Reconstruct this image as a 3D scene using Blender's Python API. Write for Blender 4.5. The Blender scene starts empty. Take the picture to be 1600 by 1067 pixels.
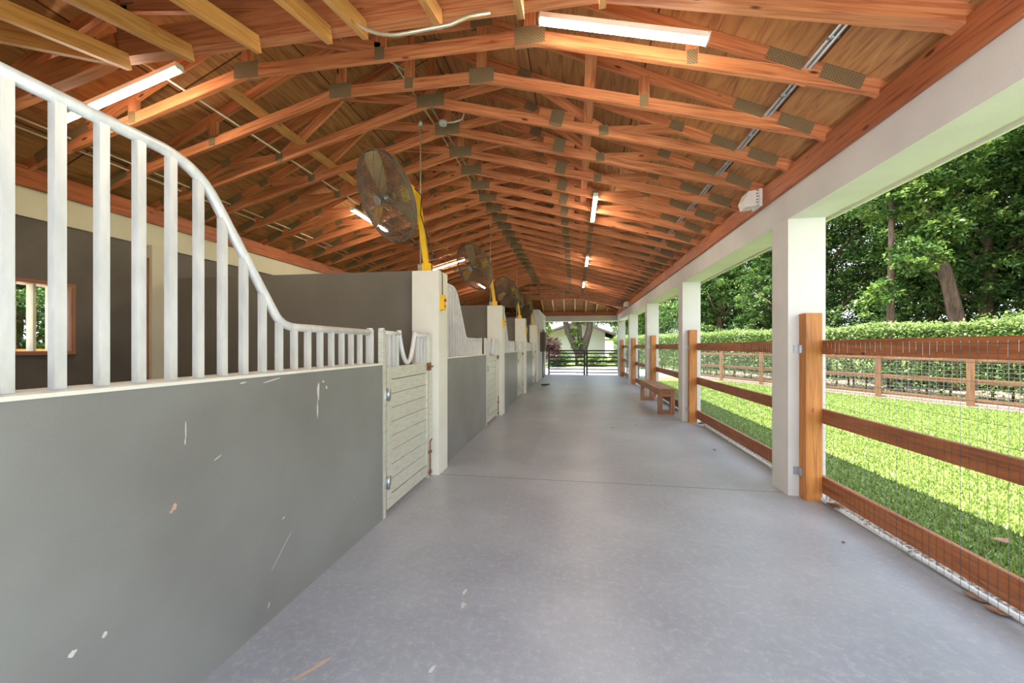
import bpy, math, random
import numpy as np
from mathutils import Vector, Matrix
random.seed(7)
rng = np.random.default_rng(11)
C = bpy.context.scene.collection
S = bpy.context.scene

# ---------------------------------------------------------------- camera
F, H, VX, VY = 622.0, 1.37, 899.0, 541.0
yaw = math.atan((VX - 800) / F)
cam_d = bpy.data.cameras.new('camera')
cam = bpy.data.objects.new('camera', cam_d); C.objects.link(cam)
cam.location = (0, 0, H)
cam.rotation_euler = (math.pi / 2, 0, yaw)
cam_d.sensor_width = 36; cam_d.lens = 36 * F / 1600
cam_d.shift_y = (VY - 533.5) / 1600
cam_d.clip_start = .05; cam_d.clip_end = 400
S.camera = cam

# ---------------------------------------------------------------- world, sun, exposure
W = bpy.data.worlds.new('sky'); S.world = W; W.use_nodes = True
wn = W.node_tree.nodes; wl = W.node_tree.links
bg = wn['Background']
tc = wn.new('ShaderNodeTexCoord'); sx = wn.new('ShaderNodeSeparateXYZ'); cr = wn.new('ShaderNodeValToRGB')
wl.new(tc.outputs['Generated'], sx.inputs[0]); wl.new(sx.outputs['Z'], cr.inputs[0]); wl.new(cr.outputs[0], bg.inputs[0])
cr.color_ramp.elements[0].position = 0.0; cr.color_ramp.elements[0].color = (.95, .98, 1, 1)
cr.color_ramp.elements[1].position = .7; cr.color_ramp.elements[1].color = (.62, .78, 1, 1)
bg.inputs[1].default_value = 2.0
sd = bpy.data.lights.new('sun', 'SUN'); sun = bpy.data.objects.new('sun', sd); C.objects.link(sun)
sd.energy = 11; sd.angle = math.radians(.6); sd.color = (1, .95, .84)
sun.rotation_euler = Vector((-.27, -.22, 1)).to_track_quat('Z', 'Y').to_euler()
S.view_settings.view_transform = 'Standard'; S.view_settings.look = 'None'
S.view_settings.exposure = 0.92; S.view_settings.gamma = 1; S.view_settings.use_curve_mapping = False

# ---------------------------------------------------------------- materials
def nodemat(name):
    m = bpy.data.materials.new(name); m.use_nodes = True
    n, l = m.node_tree.nodes, m.node_tree.links
    return m, n, l, n['Principled BSDF']

def ramp(n, stops):
    r = n.new('ShaderNodeValToRGB')
    e = r.color_ramp.elements
    while len(e) < len(stops): e.new(.5)
    for i, (p, c) in enumerate(stops):
        e[i].position = p; e[i].color = (*c, 1)
    return r

def noisy(name, stops, scale=4, rough=.6, metal=0, stretch=(1, 1, 1), detail=5, bump=0, bscale=None, coord='Object', rr=None, spec=None):
    """Principled material whose colour comes from stretched noise."""
    m, n, l, b = nodemat(name)
    t = n.new('ShaderNodeTexCoord'); mp = n.new('ShaderNodeMapping'); ns = n.new('ShaderNodeTexNoise')
    mp.inputs['Scale'].default_value = stretch
    l.new(t.outputs[coord], mp.inputs[0]); l.new(mp.outputs[0], ns.inputs['Vector'])
    ns.inputs['Scale'].default_value = scale; ns.inputs['Detail'].default_value = detail
    r = ramp(n, stops); l.new(ns.outputs[0], r.inputs[0]); l.new(r.outputs[0], b.inputs['Base Color'])
    b.inputs['Roughness'].default_value = rough; b.inputs['Metallic'].default_value = metal
    if spec is not None: b.inputs['Specular IOR Level'].default_value = spec
    if rr:
        r2 = n.new('ShaderNodeMapRange'); l.new(ns.outputs[0], r2.inputs[0])
        r2.inputs[1].default_value = .3; r2.inputs[2].default_value = .7
        r2.inputs[3].default_value, r2.inputs[4].default_value = rr; l.new(r2.outputs[0], b.inputs['Roughness'])
    if bump:
        ns2 = n.new('ShaderNodeTexNoise'); ns2.inputs['Scale'].default_value = bscale or scale * 6; ns2.inputs['Detail'].default_value = 4
        l.new(mp.outputs[0], ns2.inputs['Vector'])
        bp = n.new('ShaderNodeBump'); bp.inputs['Strength'].default_value = bump; bp.inputs['Distance'].default_value = .01
        l.new(ns2.outputs[0], bp.inputs['Height']); l.new(bp.outputs[0], b.inputs['Normal'])
    return m

def wood(name, dark, mid, light, rough=.55, knots=True):
    """Softwood: UV u runs along the board, v across it; rings, fibres, knots."""
    m, n, l, b = nodemat(name)
    uv = n.new('ShaderNodeUVMap'); mp = n.new('ShaderNodeMapping'); l.new(uv.outputs[0], mp.inputs[0])
    oi = n.new('ShaderNodeObjectInfo'); ad = n.new('ShaderNodeVectorMath'); ad.operation = 'ADD'
    ml = n.new('ShaderNodeMath'); ml.operation = 'MULTIPLY'; ml.inputs[1].default_value = 37.0
    l.new(oi.outputs['Random'], ml.inputs[0]); l.new(uv.outputs[0], ad.inputs[0]); l.new(ml.outputs[0], ad.inputs[1])
    l.new(ad.outputs[0], mp.inputs[0]); mp.inputs['Scale'].default_value = (1.3, 26, 1)
    ns = n.new('ShaderNodeTexNoise'); l.new(mp.outputs[0], ns.inputs['Vector'])
    ns.inputs['Scale'].default_value = 1.6; ns.inputs['Detail'].default_value = 7; ns.inputs['Distortion'].default_value = 1.1
    r = ramp(n, [(.3, dark), (.48, mid), (.72, light)]); l.new(ns.outputs[0], r.inputs[0])
    last = r.outputs[0]
    n3 = n.new('ShaderNodeTexNoise'); l.new(ad.outputs[0], n3.inputs['Vector']); n3.inputs['Scale'].default_value = 1.1
    mr = n.new('ShaderNodeMapRange'); mr.inputs[1].default_value = .3; mr.inputs[2].default_value = .7; mr.inputs[3].default_value = .78; mr.inputs[4].default_value = 1.15
    l.new(n3.outputs[0], mr.inputs[0])
    mx = n.new('ShaderNodeVectorMath'); mx.operation = 'SCALE'; l.new(last, mx.inputs[0]); l.new(mr.outputs[0], mx.inputs['Scale']); last = mx.outputs[0]
    if knots:
        m2 = n.new('ShaderNodeMapping'); m2.inputs['Scale'].default_value = (2.2, 6.5, 1); l.new(ad.outputs[0], m2.inputs[0])
        vo = n.new('ShaderNodeTexVoronoi'); vo.inputs['Scale'].default_value = 1.0; l.new(m2.outputs[0], vo.inputs['Vector'])
        kr = ramp(n, [(.055, (1, 1, 1)), (.10, (0, 0, 0))]); l.new(vo.outputs['Distance'], kr.inputs[0])
        mix = n.new('ShaderNodeMix'); mix.data_type = 'RGBA'; l.new(kr.outputs[0], mix.inputs[0]); l.new(last, mix.inputs[6])
        mix.inputs[7].default_value = (dark[0] * .3, dark[1] * .25, dark[2] * .25, 1); last = mix.outputs[2]
    l.new(last, b.inputs['Base Color'])
    b.inputs['Roughness'].default_value = rough
    bp = n.new('ShaderNodeBump'); bp.inputs['Strength'].default_value = .25; bp.inputs['Distance'].default_value = .004
    l.new(ns.outputs[0], bp.inputs['Height']); l.new(bp.outputs[0], b.inputs['Normal'])
    return m

def flat(name, col, rough=.5, metal=0, emit=None):
    m, n, l, b = nodemat(name)
    ns = n.new('ShaderNodeTexNoise'); t = n.new('ShaderNodeTexCoord'); l.new(t.outputs['Object'], ns.inputs['Vector']); ns.inputs['Scale'].default_value = 9
    r = ramp(n, [(.3, tuple(c * .9 for c in col)), (.7, tuple(min(1, c * 1.06) for c in col))])
    l.new(ns.outputs[0], r.inputs[0]); l.new(r.outputs[0], b.inputs['Base Color'])
    b.inputs['Roughness'].default_value = rough; b.inputs['Metallic'].default_value = metal
    if emit:
        b.inputs['Emission Color'].default_value = (*emit[0], 1); b.inputs['Emission Strength'].default_value = emit[1]
    return m

M = {}
M['truss'] = wood('truss_wood', (.38, .11, .04), (.60, .215, .085), (.74, .32, .14))
M['plate'] = wood('plate_wood', (.22, .05, .018), (.42, .12, .04), (.52, .17, .06))
M['jack'] = wood('jack_wood', (.48, .20, .05), (.68, .33, .10), (.78, .43, .16))
M['fence'] = wood('fence_wood', (.22, .065, .022), (.36, .12, .04), (.46, .17, .055))
M['post'] = wood('post_wood', (.33, .11, .025), (.50, .19, .04), (.60, .25, .06))
M['bench'] = wood('bench_wood', (.20, .085, .04), (.34, .15, .07), (.45, .22, .11), knots=False)
M['far_fence'] = wood('far_fence_wood', (.11, .05, .025), (.19, .09, .045), (.27, .14, .07), knots=False)

def plywood():
    m, n, l, b = nodemat('plywood')
    uv = n.new('ShaderNodeUVMap')
    mp = n.new('ShaderNodeMapping'); mp.inputs['Scale'].default_value = (1.0, 9, 1); l.new(uv.outputs[0], mp.inputs[0])
    wv = n.new('ShaderNodeTexNoise'); wv.inputs['Scale'].default_value = 1.8; wv.inputs['Detail'].default_value = 8; wv.inputs['Distortion'].default_value = 1.6
    l.new(mp.outputs[0], wv.inputs['Vector'])
    r = ramp(n, [(.28, (.29, .12, .045)), (.5, (.51, .235, .085)), (.75, (.64, .34, .125))]); l.new(wv.outputs[0], r.inputs[0])
    br = n.new('ShaderNodeTexBrick'); l.new(uv.outputs[0], br.inputs['Vector'])
    br.inputs['Scale'].default_value = 1; br.inputs['Brick Width'].default_value = 2.2; br.inputs['Row Height'].default_value = 1.09
    br.inputs['Mortar Size'].default_value = .008; br.inputs['Mortar Smooth'].default_value = .1
    br.inputs['Color1'].default_value = (1, 1, 1, 1); br.inputs['Color2'].default_value = (.72, .70, .68, 1); br.inputs['Mortar'].default_value = (.2, .14, .1, 1)
    mx = n.new('ShaderNodeMix'); mx.data_type = 'RGBA'; mx.blend_type = 'MULTIPLY'; mx.inputs[0].default_value = 1
    l.new(r.outputs[0], mx.inputs[6]); l.new(br.outputs[0], mx.inputs[7]); l.new(mx.outputs[2], b.inputs['Base Color'])
    b.inputs['Roughness'].default_value = .7
    return m
M['ply'] = plywood()
M['metal_plate'] = None
def toothed():
    m, n, l, b = nodemat('toothed_plate')
    uv = n.new('ShaderNodeUVMap'); mp = n.new('ShaderNodeMapping'); mp.inputs['Scale'].default_value = (1, 1, 1); l.new(uv.outputs[0], mp.inputs[0])
    br = n.new('ShaderNodeTexBrick'); l.new(mp.outputs[0], br.inputs['Vector'])
    br.inputs['Scale'].default_value = 1; br.inputs['Brick Width'].default_value = .022; br.inputs['Row Height'].default_value = .011; br.inputs['Mortar Size'].default_value = .0028
    br.inputs['Color1'].default_value = (.12, .075, .035, 1); br.inputs['Color2'].default_value = (.17, .11, .05, 1); br.inputs['Mortar'].default_value = (.36, .27, .15, 1)
    l.new(br.outputs[0], b.inputs['Base Color']); b.inputs['Metallic'].default_value = .3; b.inputs['Roughness'].default_value = .55
    bp = n.new('ShaderNodeBump'); bp.inputs['Strength'].default_value = .8; bp.inputs['Distance'].default_value = .003; l.new(br.outputs['Fac'], bp.inputs['Height']); l.new(bp.outputs[0], b.inputs['Normal'])
    return m
M['tooth'] = toothed()
M['white'] = noisy('white_stucco', [(.3, (.60, .59, .57)), (.7, (.68, .67, .65))], 2.5, .75, bump=.15, bscale=90)
M['pier'] = noisy('pier_paint', [(.3, (.70, .69, .60)), (.7, (.78, .77, .69))], 3, .5, bump=.08, bscale=60)
M['rail'] = noisy('galvanised_paint', [(.3, (.62, .64, .66)), (.7, (.80, .81, .81))], 22, .38, metal=.25, stretch=(1, 1, .3))
M['door'] = noisy('door_aluminium', [(.3, (.56, .56, .47)), (.7, (.70, .70, .60))], 9, .36, metal=.25, stretch=(1, 1, 5))
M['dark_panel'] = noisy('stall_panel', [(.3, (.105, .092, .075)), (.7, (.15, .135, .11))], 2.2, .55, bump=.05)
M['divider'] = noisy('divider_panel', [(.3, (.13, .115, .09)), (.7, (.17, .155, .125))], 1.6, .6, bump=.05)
M['cream'] = noisy('cream_paint', [(.3, (.68, .64, .48)), (.7, (.76, .73, .57))], 2, .7)
M['yellow'] = flat('yellow_enamel', (.86, .52, .02), .38)
M['guard'] = noisy('dusty_guard', [(.3, (.13, .10, .07)), (.7, (.24, .19, .14))], 12, .7, metal=.2)
M['blade'] = flat('dusty_blade', (.42, .34, .17), .5, .3)
M['steel'] = flat('galvanised_steel', (.50, .52, .54), .36, .85)
M['conduit'] = flat('warm_conduit', (.72, .66, .5), .35, .6)
M['grey_box'] = flat('grey_box', (.42, .44, .42), .5)
M['rust'] = noisy('rusty_iron', [(.3, (.12, .05, .025)), (.7, (.30, .14, .07))], 30, .8)
M['plastic'] = flat('white_plastic', (.82, .80, .74), .45)
M['black'] = flat('black_paint', (.022, .016, .014), .45)
M['tube'] = flat('light_tube', (1, .95, .85), .4, 0, ((1, .86, .68), 72.0))
M['pvc'] = flat('white_pvc', (.75, .77, .78), .35)
M['dark_brown'] = flat('dark_brown_panel', (.07, .045, .03), .5)
M['wire'] = flat('wire', (.20, .21, .20), .45, .7)
M['roof'] = flat('dark_shingle', (.12, .09, .085), .9)
M['house'] = noisy('house_stucco', [(.3, (.60, .55, .60)), (.7, (.65, .60, .65))], .8, .85)
M['bark'] = noisy('bark', [(.3, (.07, .04, .025)), (.7, (.19, .12, .08))], 6, .9, stretch=(3, 3, .6), bump=.8, bscale=14)
M['mulch'] = noisy('mulch', [(.35, (.09, .055, .04)), (.5, (.22, .15, .12)), (.62, (.42, .33, .27))], 55, .9, bump=1, bscale=70)
M['drive'] = noisy('driveway', [(.3, (.52, .50, .47)), (.7, (.62, .60, .57))], 1.2, .8)
M['dry_leaf'] = noisy('dry_leaf', [(.3, (.20, .09, .05)), (.7, (.42, .22, .13))], 40, .7)
M['red_leaf'] = flat('reddish_leaf', (.20, .06, .06), .6)
M['chip'] = flat('pale_chip', (.62, .60, .55), .7)
M['pink_chip'] = flat('peeled_chip', (.55, .36, .25), .7)
M['red_knob'] = flat('red_button', (.35, .03, .02), .4)
M['glass_dark'] = flat('dark_window', (.04, .05, .07), .2)

def leafmat(name, a, b_, c, trans=.42):
    m, n, l, b = nodemat(name)
    at = n.new('ShaderNodeAttribute'); at.attribute_name = 'tint'
    r = ramp(n, [(0, a), (.5, b_), (1, c)]); l.new(at.outputs['Fac'], r.inputs[0]); l.new(r.outputs[0], b.inputs['Base Color'])
    b.inputs['Roughness'].default_value = .42
    tr = n.new('ShaderNodeBsdfTranslucent'); l.new(r.outputs[0], tr.inputs[0])
    mx = n.new('ShaderNodeMixShader'); mx.inputs[0].default_value = trans
    l.new(b.outputs[0], mx.inputs[1]); l.new(tr.outputs[0], mx.inputs[2]); l.new(mx.outputs[0], n['Material Output'].inputs[0])
    return m
M['leaf'] = leafmat('tree_leaves', (.025, .065, .02), (.09, .18, .04), (.32, .43, .10))
M['hedge'] = leafmat('hedge_leaves', (.07, .13, .035), (.17, .26, .07), (.40, .50, .18))
M['shrub'] = leafmat('yellow_shrub_leaves', (.18, .28, .05), (.40, .50, .10), (.70, .72, .25))
M['blade_grass'] = leafmat('grass_blades', (.07, .13, .02), (.20, .285, .055), (.42, .47, .14), .2)
M['turf'] = noisy('turf_soil', [(.3, (.08, .13, .025)), (.5, (.19, .265, .05)), (.7, (.34, .39, .11))], 30, .9, bump=.8, bscale=60)

def floormat():
    m, n, l, b = nodemat('painted_concrete')
    t = n.new('ShaderNodeTexCoord')
    n1 = n.new('ShaderNodeTexNoise'); n1.inputs['Scale'].default_value = .9; n1.inputs['Detail'].default_value = 8; n1.inputs['Roughness'].default_value = .62; l.new(t.outputs['Object'], n1.inputs['Vector'])
    r = ramp(n, [(.1, (.20, .205, .235)), (.5, (.335, .345, .375)), (.9, (.52, .525, .55))]); l.new(n1.outputs[0], r.inputs[0])
    n2 = n.new('ShaderNodeTexNoise'); n2.inputs['Scale'].default_value = 26; n2.inputs['Detail'].default_value = 10; n2.inputs['Roughness'].default_value = .82; l.new(t.outputs['Object'], n2.inputs['Vector'])
    r2 = ramp(n, [(.5, (0, 0, 0)), (.78, (.75, .75, .75))]); l.new(n2.outputs[0], r2.inputs[0])
    mx = n.new('ShaderNodeMix'); mx.data_type = 'RGBA'; l.new(r2.outputs[0], mx.inputs[0]); l.new(r.outputs[0], mx.inputs[6]); mx.inputs[7].default_value = (.60, .59, .57, 1)
    # dark joint lines across the aisle every 3.66 m
    sp = n.new('ShaderNodeSeparateXYZ'); l.new(t.outputs['Object'], sp.inputs[0])
    def mth(op, a, bb):
        k = n.new('ShaderNodeMath'); k.operation = op
        for i, v in enumerate((a, bb)):
            if v is None: continue
            if isinstance(v, (int, float)): k.inputs[i].default_value = v
            else: l.new(v, k.inputs[i])
        return k.outputs[0]
    yy = mth('ADD', sp.outputs['Y'], -4.07 + 3.63 * 10); md = mth('MODULO', yy, 3.63); ab = mth('ABSOLUTE', mth('SUBTRACT', md, 0.02), None)
    ln = mth('LESS_THAN', ab, .006)
    m2 = n.new('ShaderNodeMix'); m2.data_type = 'RGBA'; l.new(ln, m2.inputs[0]); l.new(mx.outputs[2], m2.inputs[6]); m2.inputs[7].default_value = (.10, .10, .10, 1)
    l.new(m2.outputs[2], b.inputs['Base Color'])
    mr = n.new('ShaderNodeMapRange'); l.new(n1.outputs[0], mr.inputs[0]); mr.inputs[1].default_value = .1; mr.inputs[2].default_value = .9; mr.inputs[3].default_value = .24; mr.inputs[4].default_value = .42
    l.new(mr.outputs[0], b.inputs['Roughness'])
    bp = n.new('ShaderNodeBump'); bp.inputs['Strength'].default_value = .12; bp.inputs['Distance'].default_value = .01; l.new(n2.outputs[0], bp.inputs['Height']); l.new(bp.outputs[0], b.inputs['Normal'])
    return m
M['floor'] = floormat()

def stallmat():
    m, n, l, b = nodemat('stall_grey_paint')
    t = n.new('ShaderNodeTexCoord')
    n1 = n.new('ShaderNodeTexNoise'); n1.inputs['Scale'].default_value = 1.4; n1.inputs['Detail'].default_value = 6; l.new(t.outputs['Object'], n1.inputs['Vector'])
    r = ramp(n, [(.3, (.185, .18, .17)), (.7, (.25, .255, .24))]); l.new(n1.outputs[0], r.inputs[0])
    # scuffs: thin wavy streaks in patches
    mp = n.new('ShaderNodeMapping'); mp.inputs['Scale'].default_value = (3, 3, 9); mp.inputs['Rotation'].default_value = (.5, 0, 0); l.new(t.outputs['Object'], mp.inputs[0])
    n2 = n.new('ShaderNodeTexNoise'); n2.inputs['Scale'].default_value = 3.2; n2.inputs['Detail'].default_value = 9; n2.inputs['Roughness'].default_value = .75; n2.inputs['Distortion'].default_value = .8; l.new(mp.outputs[0], n2.inputs['Vector'])
    r2 = ramp(n, [(.68, (0, 0, 0)), (.80, (.75, .75, .75))]); l.new(n2.outputs[0], r2.inputs[0])
    mx = n.new('ShaderNodeMix'); mx.data_type = 'RGBA'; l.new(r2.outputs[0], mx.inputs[0]); l.new(r.outputs[0], mx.inputs[6]); mx.inputs[7].default_value = (.48, .47, .44, 1)
    l.new(mx.outputs[2], b.inputs['Base Color']); b.inputs['Roughness'].default_value = .42
    n3 = n.new('ShaderNodeTexNoise'); n3.inputs['Scale'].default_value = 70; l.new(t.outputs['Object'], n3.inputs['Vector'])
    bp = n.new('ShaderNodeBump'); bp.inputs['Strength'].default_value = .12; bp.inputs['Distance'].default_value = .004; l.new(n3.outputs[0], bp.inputs['Height']); l.new(bp.outputs[0], b.inputs['Normal'])
    return m
M['stall'] = stallmat()

# ---------------------------------------------------------------- mesh helpers
class MB:
    def __init__(s): s.v = []; s.f = []; s.uv = []; s.sm = []
    def quad(s, pts, uvs, smooth=False):
        i = len(s.v); s.v += [tuple(p) for p in pts]; s.f.append(tuple(range(i, i + len(pts)))); s.uv += uvs; s.sm.append(smooth)
    def board(s, p0, p1, w, h, up=(0, 0, 1), off=None):
        """Box from p0 to p1 (centre line), w across, h along 'up'; u follows the length."""
        p0, p1 = Vector(p0), Vector(p1); d = p1 - p0; L = d.length; d.normalize()
        up = Vector(up); side = d.cross(up).normalized(); up = side.cross(d).normalized()
        a, b = side * w / 2, up * h / 2
        c = [p0 - a - b, p0 + a - b, p0 + a + b, p0 - a + b]; e = [q + d * L for q in c]
        o = random.random() * 9 if off is None else off
        ws = [w, h, w, h]; acc = o
        for k in range(4):
            j = (k + 1) % 4; q = acc + ws[k]
            s.quad([c[k], e[k], e[j], c[j]][::-1], [(o, acc), (o + L, acc), (o + L, q), (o, q)][::-1]); acc = q
        s.quad([c[3], c[2], c[1], c[0]][::-1], [(0, 0), (w, 0), (w, h), (0, h)])
        s.quad([e[0], e[1], e[2], e[3]], [(0, 0), (w, 0), (w, h), (0, h)])
        return s
    def box(s, x0, x1, y0, y1, z0, z1):
        dx, dy, dz = x1 - x0, y1 - y0, z1 - z0
        if dy >= dx and dy >= dz: return s.board(((x0 + x1) / 2, y0, (z0 + z1) / 2), ((x0 + x1) / 2, y1, (z0 + z1) / 2), dx, dz)
        if dx >= dz: return s.board((x0, (y0 + y1) / 2, (z0 + z1) / 2), (x1, (y0 + y1) / 2, (z0 + z1) / 2), dy, dz)
        return s.board(((x0 + x1) / 2, (y0 + y1) / 2, z0), ((x0 + x1) / 2, (y0 + y1) / 2, z1), dx, dy, up=(0, 1, 0))
    def tube(s, path, r, n=10, closed=False, caps=True, smooth=True):
        P = [Vector(p) for p in path]; N = len(P); rings = []; prev = None
        rr = r if isinstance(r, (list, tuple)) else [r] * N
        for i, p in enumerate(P):
            if closed: t = P[(i + 1) % N] - P[i - 1]
            else: t = P[min(i + 1, N - 1)] - P[max(i - 1, 0)]
            t.normalize()
            if prev is None:
                ref = Vector((0, 0, 1)) if abs(t.z) < .9 else Vector((1, 0, 0)); a = t.cross(ref).normalized()
            else: a = (prev - t * prev.dot(t)).normalized()
            prev = a; b = t.cross(a)
            base = len(s.v)
            s.v += [tuple(p + (a * math.cos(2 * math.pi * k / n) + b * math.sin(2 * math.pi * k / n)) * rr[i]) for k in range(n)]
            rings.append(base)
        M_ = N if closed else N - 1
        for i in range(M_):
            A, B = rings[i], rings[(i + 1) % N]
            for k in range(n):
                j = (k + 1) % n
                s.f.append((A + k, A + j, B + j, B + k)); s.sm.append(smooth)
                s.uv += [(i * .1, k / n), (i * .1, (k + 1) / n), (i * .1 + .1, (k + 1) / n), (i * .1 + .1, k / n)]
        if caps and not closed:
            s.f.append(tuple(rings[0] + k for k in reversed(range(n)))); s.sm.append(False); s.uv += [(0, 0)] * n
            s.f.append(tuple(rings[-1] + k for k in range(n))); s.sm.append(False); s.uv += [(0, 0)] * n
        return s
    def prism(s, pts, d):
        """Extrude a planar polygon by vector d."""
        d = Vector(d); P = [Vector(p) for p in pts]; Q = [p + d for p in P]; n = len(P)
        s.quad(P[::-1], [(p.x + p.y, p.z) for p in P[::-1]]); s.quad(Q, [(p.x + p.y, p.z) for p in Q])
        for i in range(n):
            j = (i + 1) % n; L = (P[j] - P[i]).length
            s.quad([P[i], P[j], Q[j], Q[i]], [(0, 0), (L, 0), (L, d.length), (0, d.length)])
        return s
    def build(s, name, mat, parent=None, origin=None, bevel=0):
        me = bpy.data.meshes.new(name)
        o = Vector((0, 0, 0))
        if parent is not None: o = world_loc(parent)
        elif origin is not None: o = Vector(origin)
        me.from_pydata([tuple(Vector(v) - o) for v in s.v], [], s.f)
        uvl = me.uv_layers.new(name='UVMap'); uvl.data.foreach_set('uv', np.array(s.uv, dtype=np.float32).ravel())
        me.polygons.foreach_set('use_smooth', s.sm)
        me.materials.append(mat); me.update()
        ob = bpy.data.objects.new(name, me); C.objects.link(ob)
        if parent is not None: ob.parent = parent
        elif origin is not None: ob.location = o
        if bevel:
            b = ob.modifiers.new('bevel', 'BEVEL'); b.width = bevel; b.segments = 2; b.limit_method = 'ANGLE'
        return ob

def world_loc(o):
    l = Vector(o.location)
    while o.parent: o = o.parent; l += Vector(o.location)
    return l
def tag(o, label=None, cat=None, group=None, kind=None):
    for k, v in (('label', label), ('category', cat), ('group', group), ('kind', kind)):
        if v: o[k] = v
    return o
def thing(name, loc, label, cat, group=None):
    o = bpy.data.objects.new(name, None); C.objects.link(o); o.location = loc; o.empty_display_size = .1
    return tag(o, label, cat, group)
def dup(root, delta, label=None, group=None):
    kids = {}
    for o in bpy.data.objects:
        if o.parent: kids.setdefault(o.parent.name, []).append(o)
    def rec(o, parent):
        c = o.copy(); C.objects.link(c)
        if parent: c.parent = parent
        for k in kids.get(o.name, []): rec(k, c)
        return c
    r = rec(root, None); r.location = Vector(root.location) + Vector(delta)
    if label: r['label'] = label
    if group: r['group'] = group
    return r
def struct(name, mb, mat, **k):
    return tag(mb.build(name, mat, **k), kind='structure')
ORD = 'first second third fourth fifth sixth seventh eighth ninth tenth eleventh twelfth thirteenth fourteenth fifteenth sixteenth seventeenth eighteenth nineteenth twentieth twenty-first twenty-second twenty-third twenty-fourth twenty-fifth twenty-sixth twenty-seventh twenty-eighth twenty-ninth thirtieth'.split()

# ---------------------------------------------------------------- main dimensions (metres)
XL, XR, XM = -4.89, 1.93, -1.48          # inner faces of the outer walls, ridge
HW = XR - XM
Y0, Y1 = .25, 18.95                      # near and far plate lines
ZB, ZP, ZT = 2.54, 2.80, 2.985           # beam underside, plate underside, plate top
BCZ, BCS = 3.868, .267                    # bottom chord: underside height at ridge, slope
TCZ, TCS = 3.04, .45                     # top chord upper edge at wall, slope
PITCH = 3.70

# ---------------------------------------------------------------- floor and ground
struct('floor', MB().box(-5.2, 2.22, -3.0, 19.25, -.12, 0), M['floor'])
g = MB(); g.box(2.2, 60, -10, 27, -.30, -.07)
struct('lawn_ground', g, M['turf'])
g = MB(); g.box(-60, 60, 27.2, 90, -.30, -.07); g.box(-60, -5.2, -10, 27, -.30, -.06)
struct('far_lawn', g, M['turf'])
struct('driveway', MB().box(-25, 6, 19.2, 27.3, -.25, -.035), M['drive'])
struct('apron', MB().box(-14, 8, -16, -2.98, -.25, -.02), M['drive'])  # unseen pale ground behind the camera, added to bounce sunlight into the aisle
M['gravel'] = noisy('gravel', [(.38, (.07, .045, .035)), (.48, (.22, .15, .11)), (.56, (.40, .30, .22)), (.66, (.55, .47, .38))], 48, .9, bump=1, bscale=60, detail=2)
struct('gravel_strip', MB().box(2.2, 2.56, -2, 19.0, -.2, -.02), M['gravel'])

# ---------------------------------------------------------------- roof sheathing
def sheath():
    mb = MB(); ov = .62; t = .02
    zr = TCZ + TCS * HW; ze = TCZ - TCS * ov
    xe0, xe1 = XM - HW - ov, XM + HW + ov; ye0, ye1 = Y0 - ov, Y1 + ov
    r0, r1 = Y0 + HW * 1.02, Y1 - HW * 1.02
    A, B, Cc, D = (xe0, ye0, ze), (xe1, ye0, ze), (xe1, ye1, ze), (xe0, ye1, ze)
    R0, R1 = (XM, r0, zr), (XM, r1, zr)
    for pts in ([B, Cc, R1, R0], [D, A, R0, R1], [A, B, R0], [Cc, D, R1]):
        P = [Vector(p) for p in pts]; e = (P[1] - P[0]).normalized(); nn = (P[1] - P[0]).cross(P[2] - P[0]).normalized()
        f = nn.cross(e)
        uv = [((p - P[0]).dot(e), (p - P[0]).dot(f)) for p in P]
        mb.quad(P[::-1], uv[::-1]); mb.quad([p + Vector((0, 0, t)) for p in P], uv)
    for a, b in ((A, B), (B, Cc), (Cc, D), (D, A)):
        a, b = Vector(a), Vector(b); u = Vector((0, 0, t)); mb.quad([a, b, b + u, a + u], [(0, 0)] * 4)
    return mb
struct('ceiling', sheath(), M['ply'])

# ---------------------------------------------------------------- perimeter beams and plates
struct('trim_1', MB().box(XR, 2.24, Y0 - .3, Y1 + .3, ZB, ZP), M['white'], bevel=.012)        # right concrete beam
struct('trim_2', MB().box(2.24, 2.56, Y0 - .3, Y1 + .3, 2.692, 2.70), M['cream']); struct('trim_31', MB().box(2.56, 2.585, Y0 - .35, Y1 + .35, 2.665, 2.765), M['white'])
struct('trim_3', MB().box(XR - .035, 2.05, Y0 + .1, Y1 - .1, ZP, ZT), M['plate'])               # right wood plate
struct('trim_4', MB().box(XL - .2, XL, Y0 - .3, Y1 + .3, ZB, ZP), M['cream'], bevel=.012)
struct('trim_5', MB().box(XL - .12, XL + .035, Y0 + .1, Y1 - .1, ZP, ZT), M['plate'])
struct('trim_6', MB().box(XL, XR, Y1, Y1 + .3, ZB, ZP), M['white'], bevel=.012)
struct('trim_7', MB().box(XL + .04, XR - .04, Y1 - .035, Y1 + .1, ZP, ZT), M['plate'])
struct('trim_8', MB().box(XL, XR, Y0 - .3, Y0, ZB, ZP), M['white'], bevel=.012)
struct('trim_9', MB().box(XL + .04, XR - .04, Y0 - .1, Y0 + .035, ZP, ZT), M['plate'])

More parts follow.
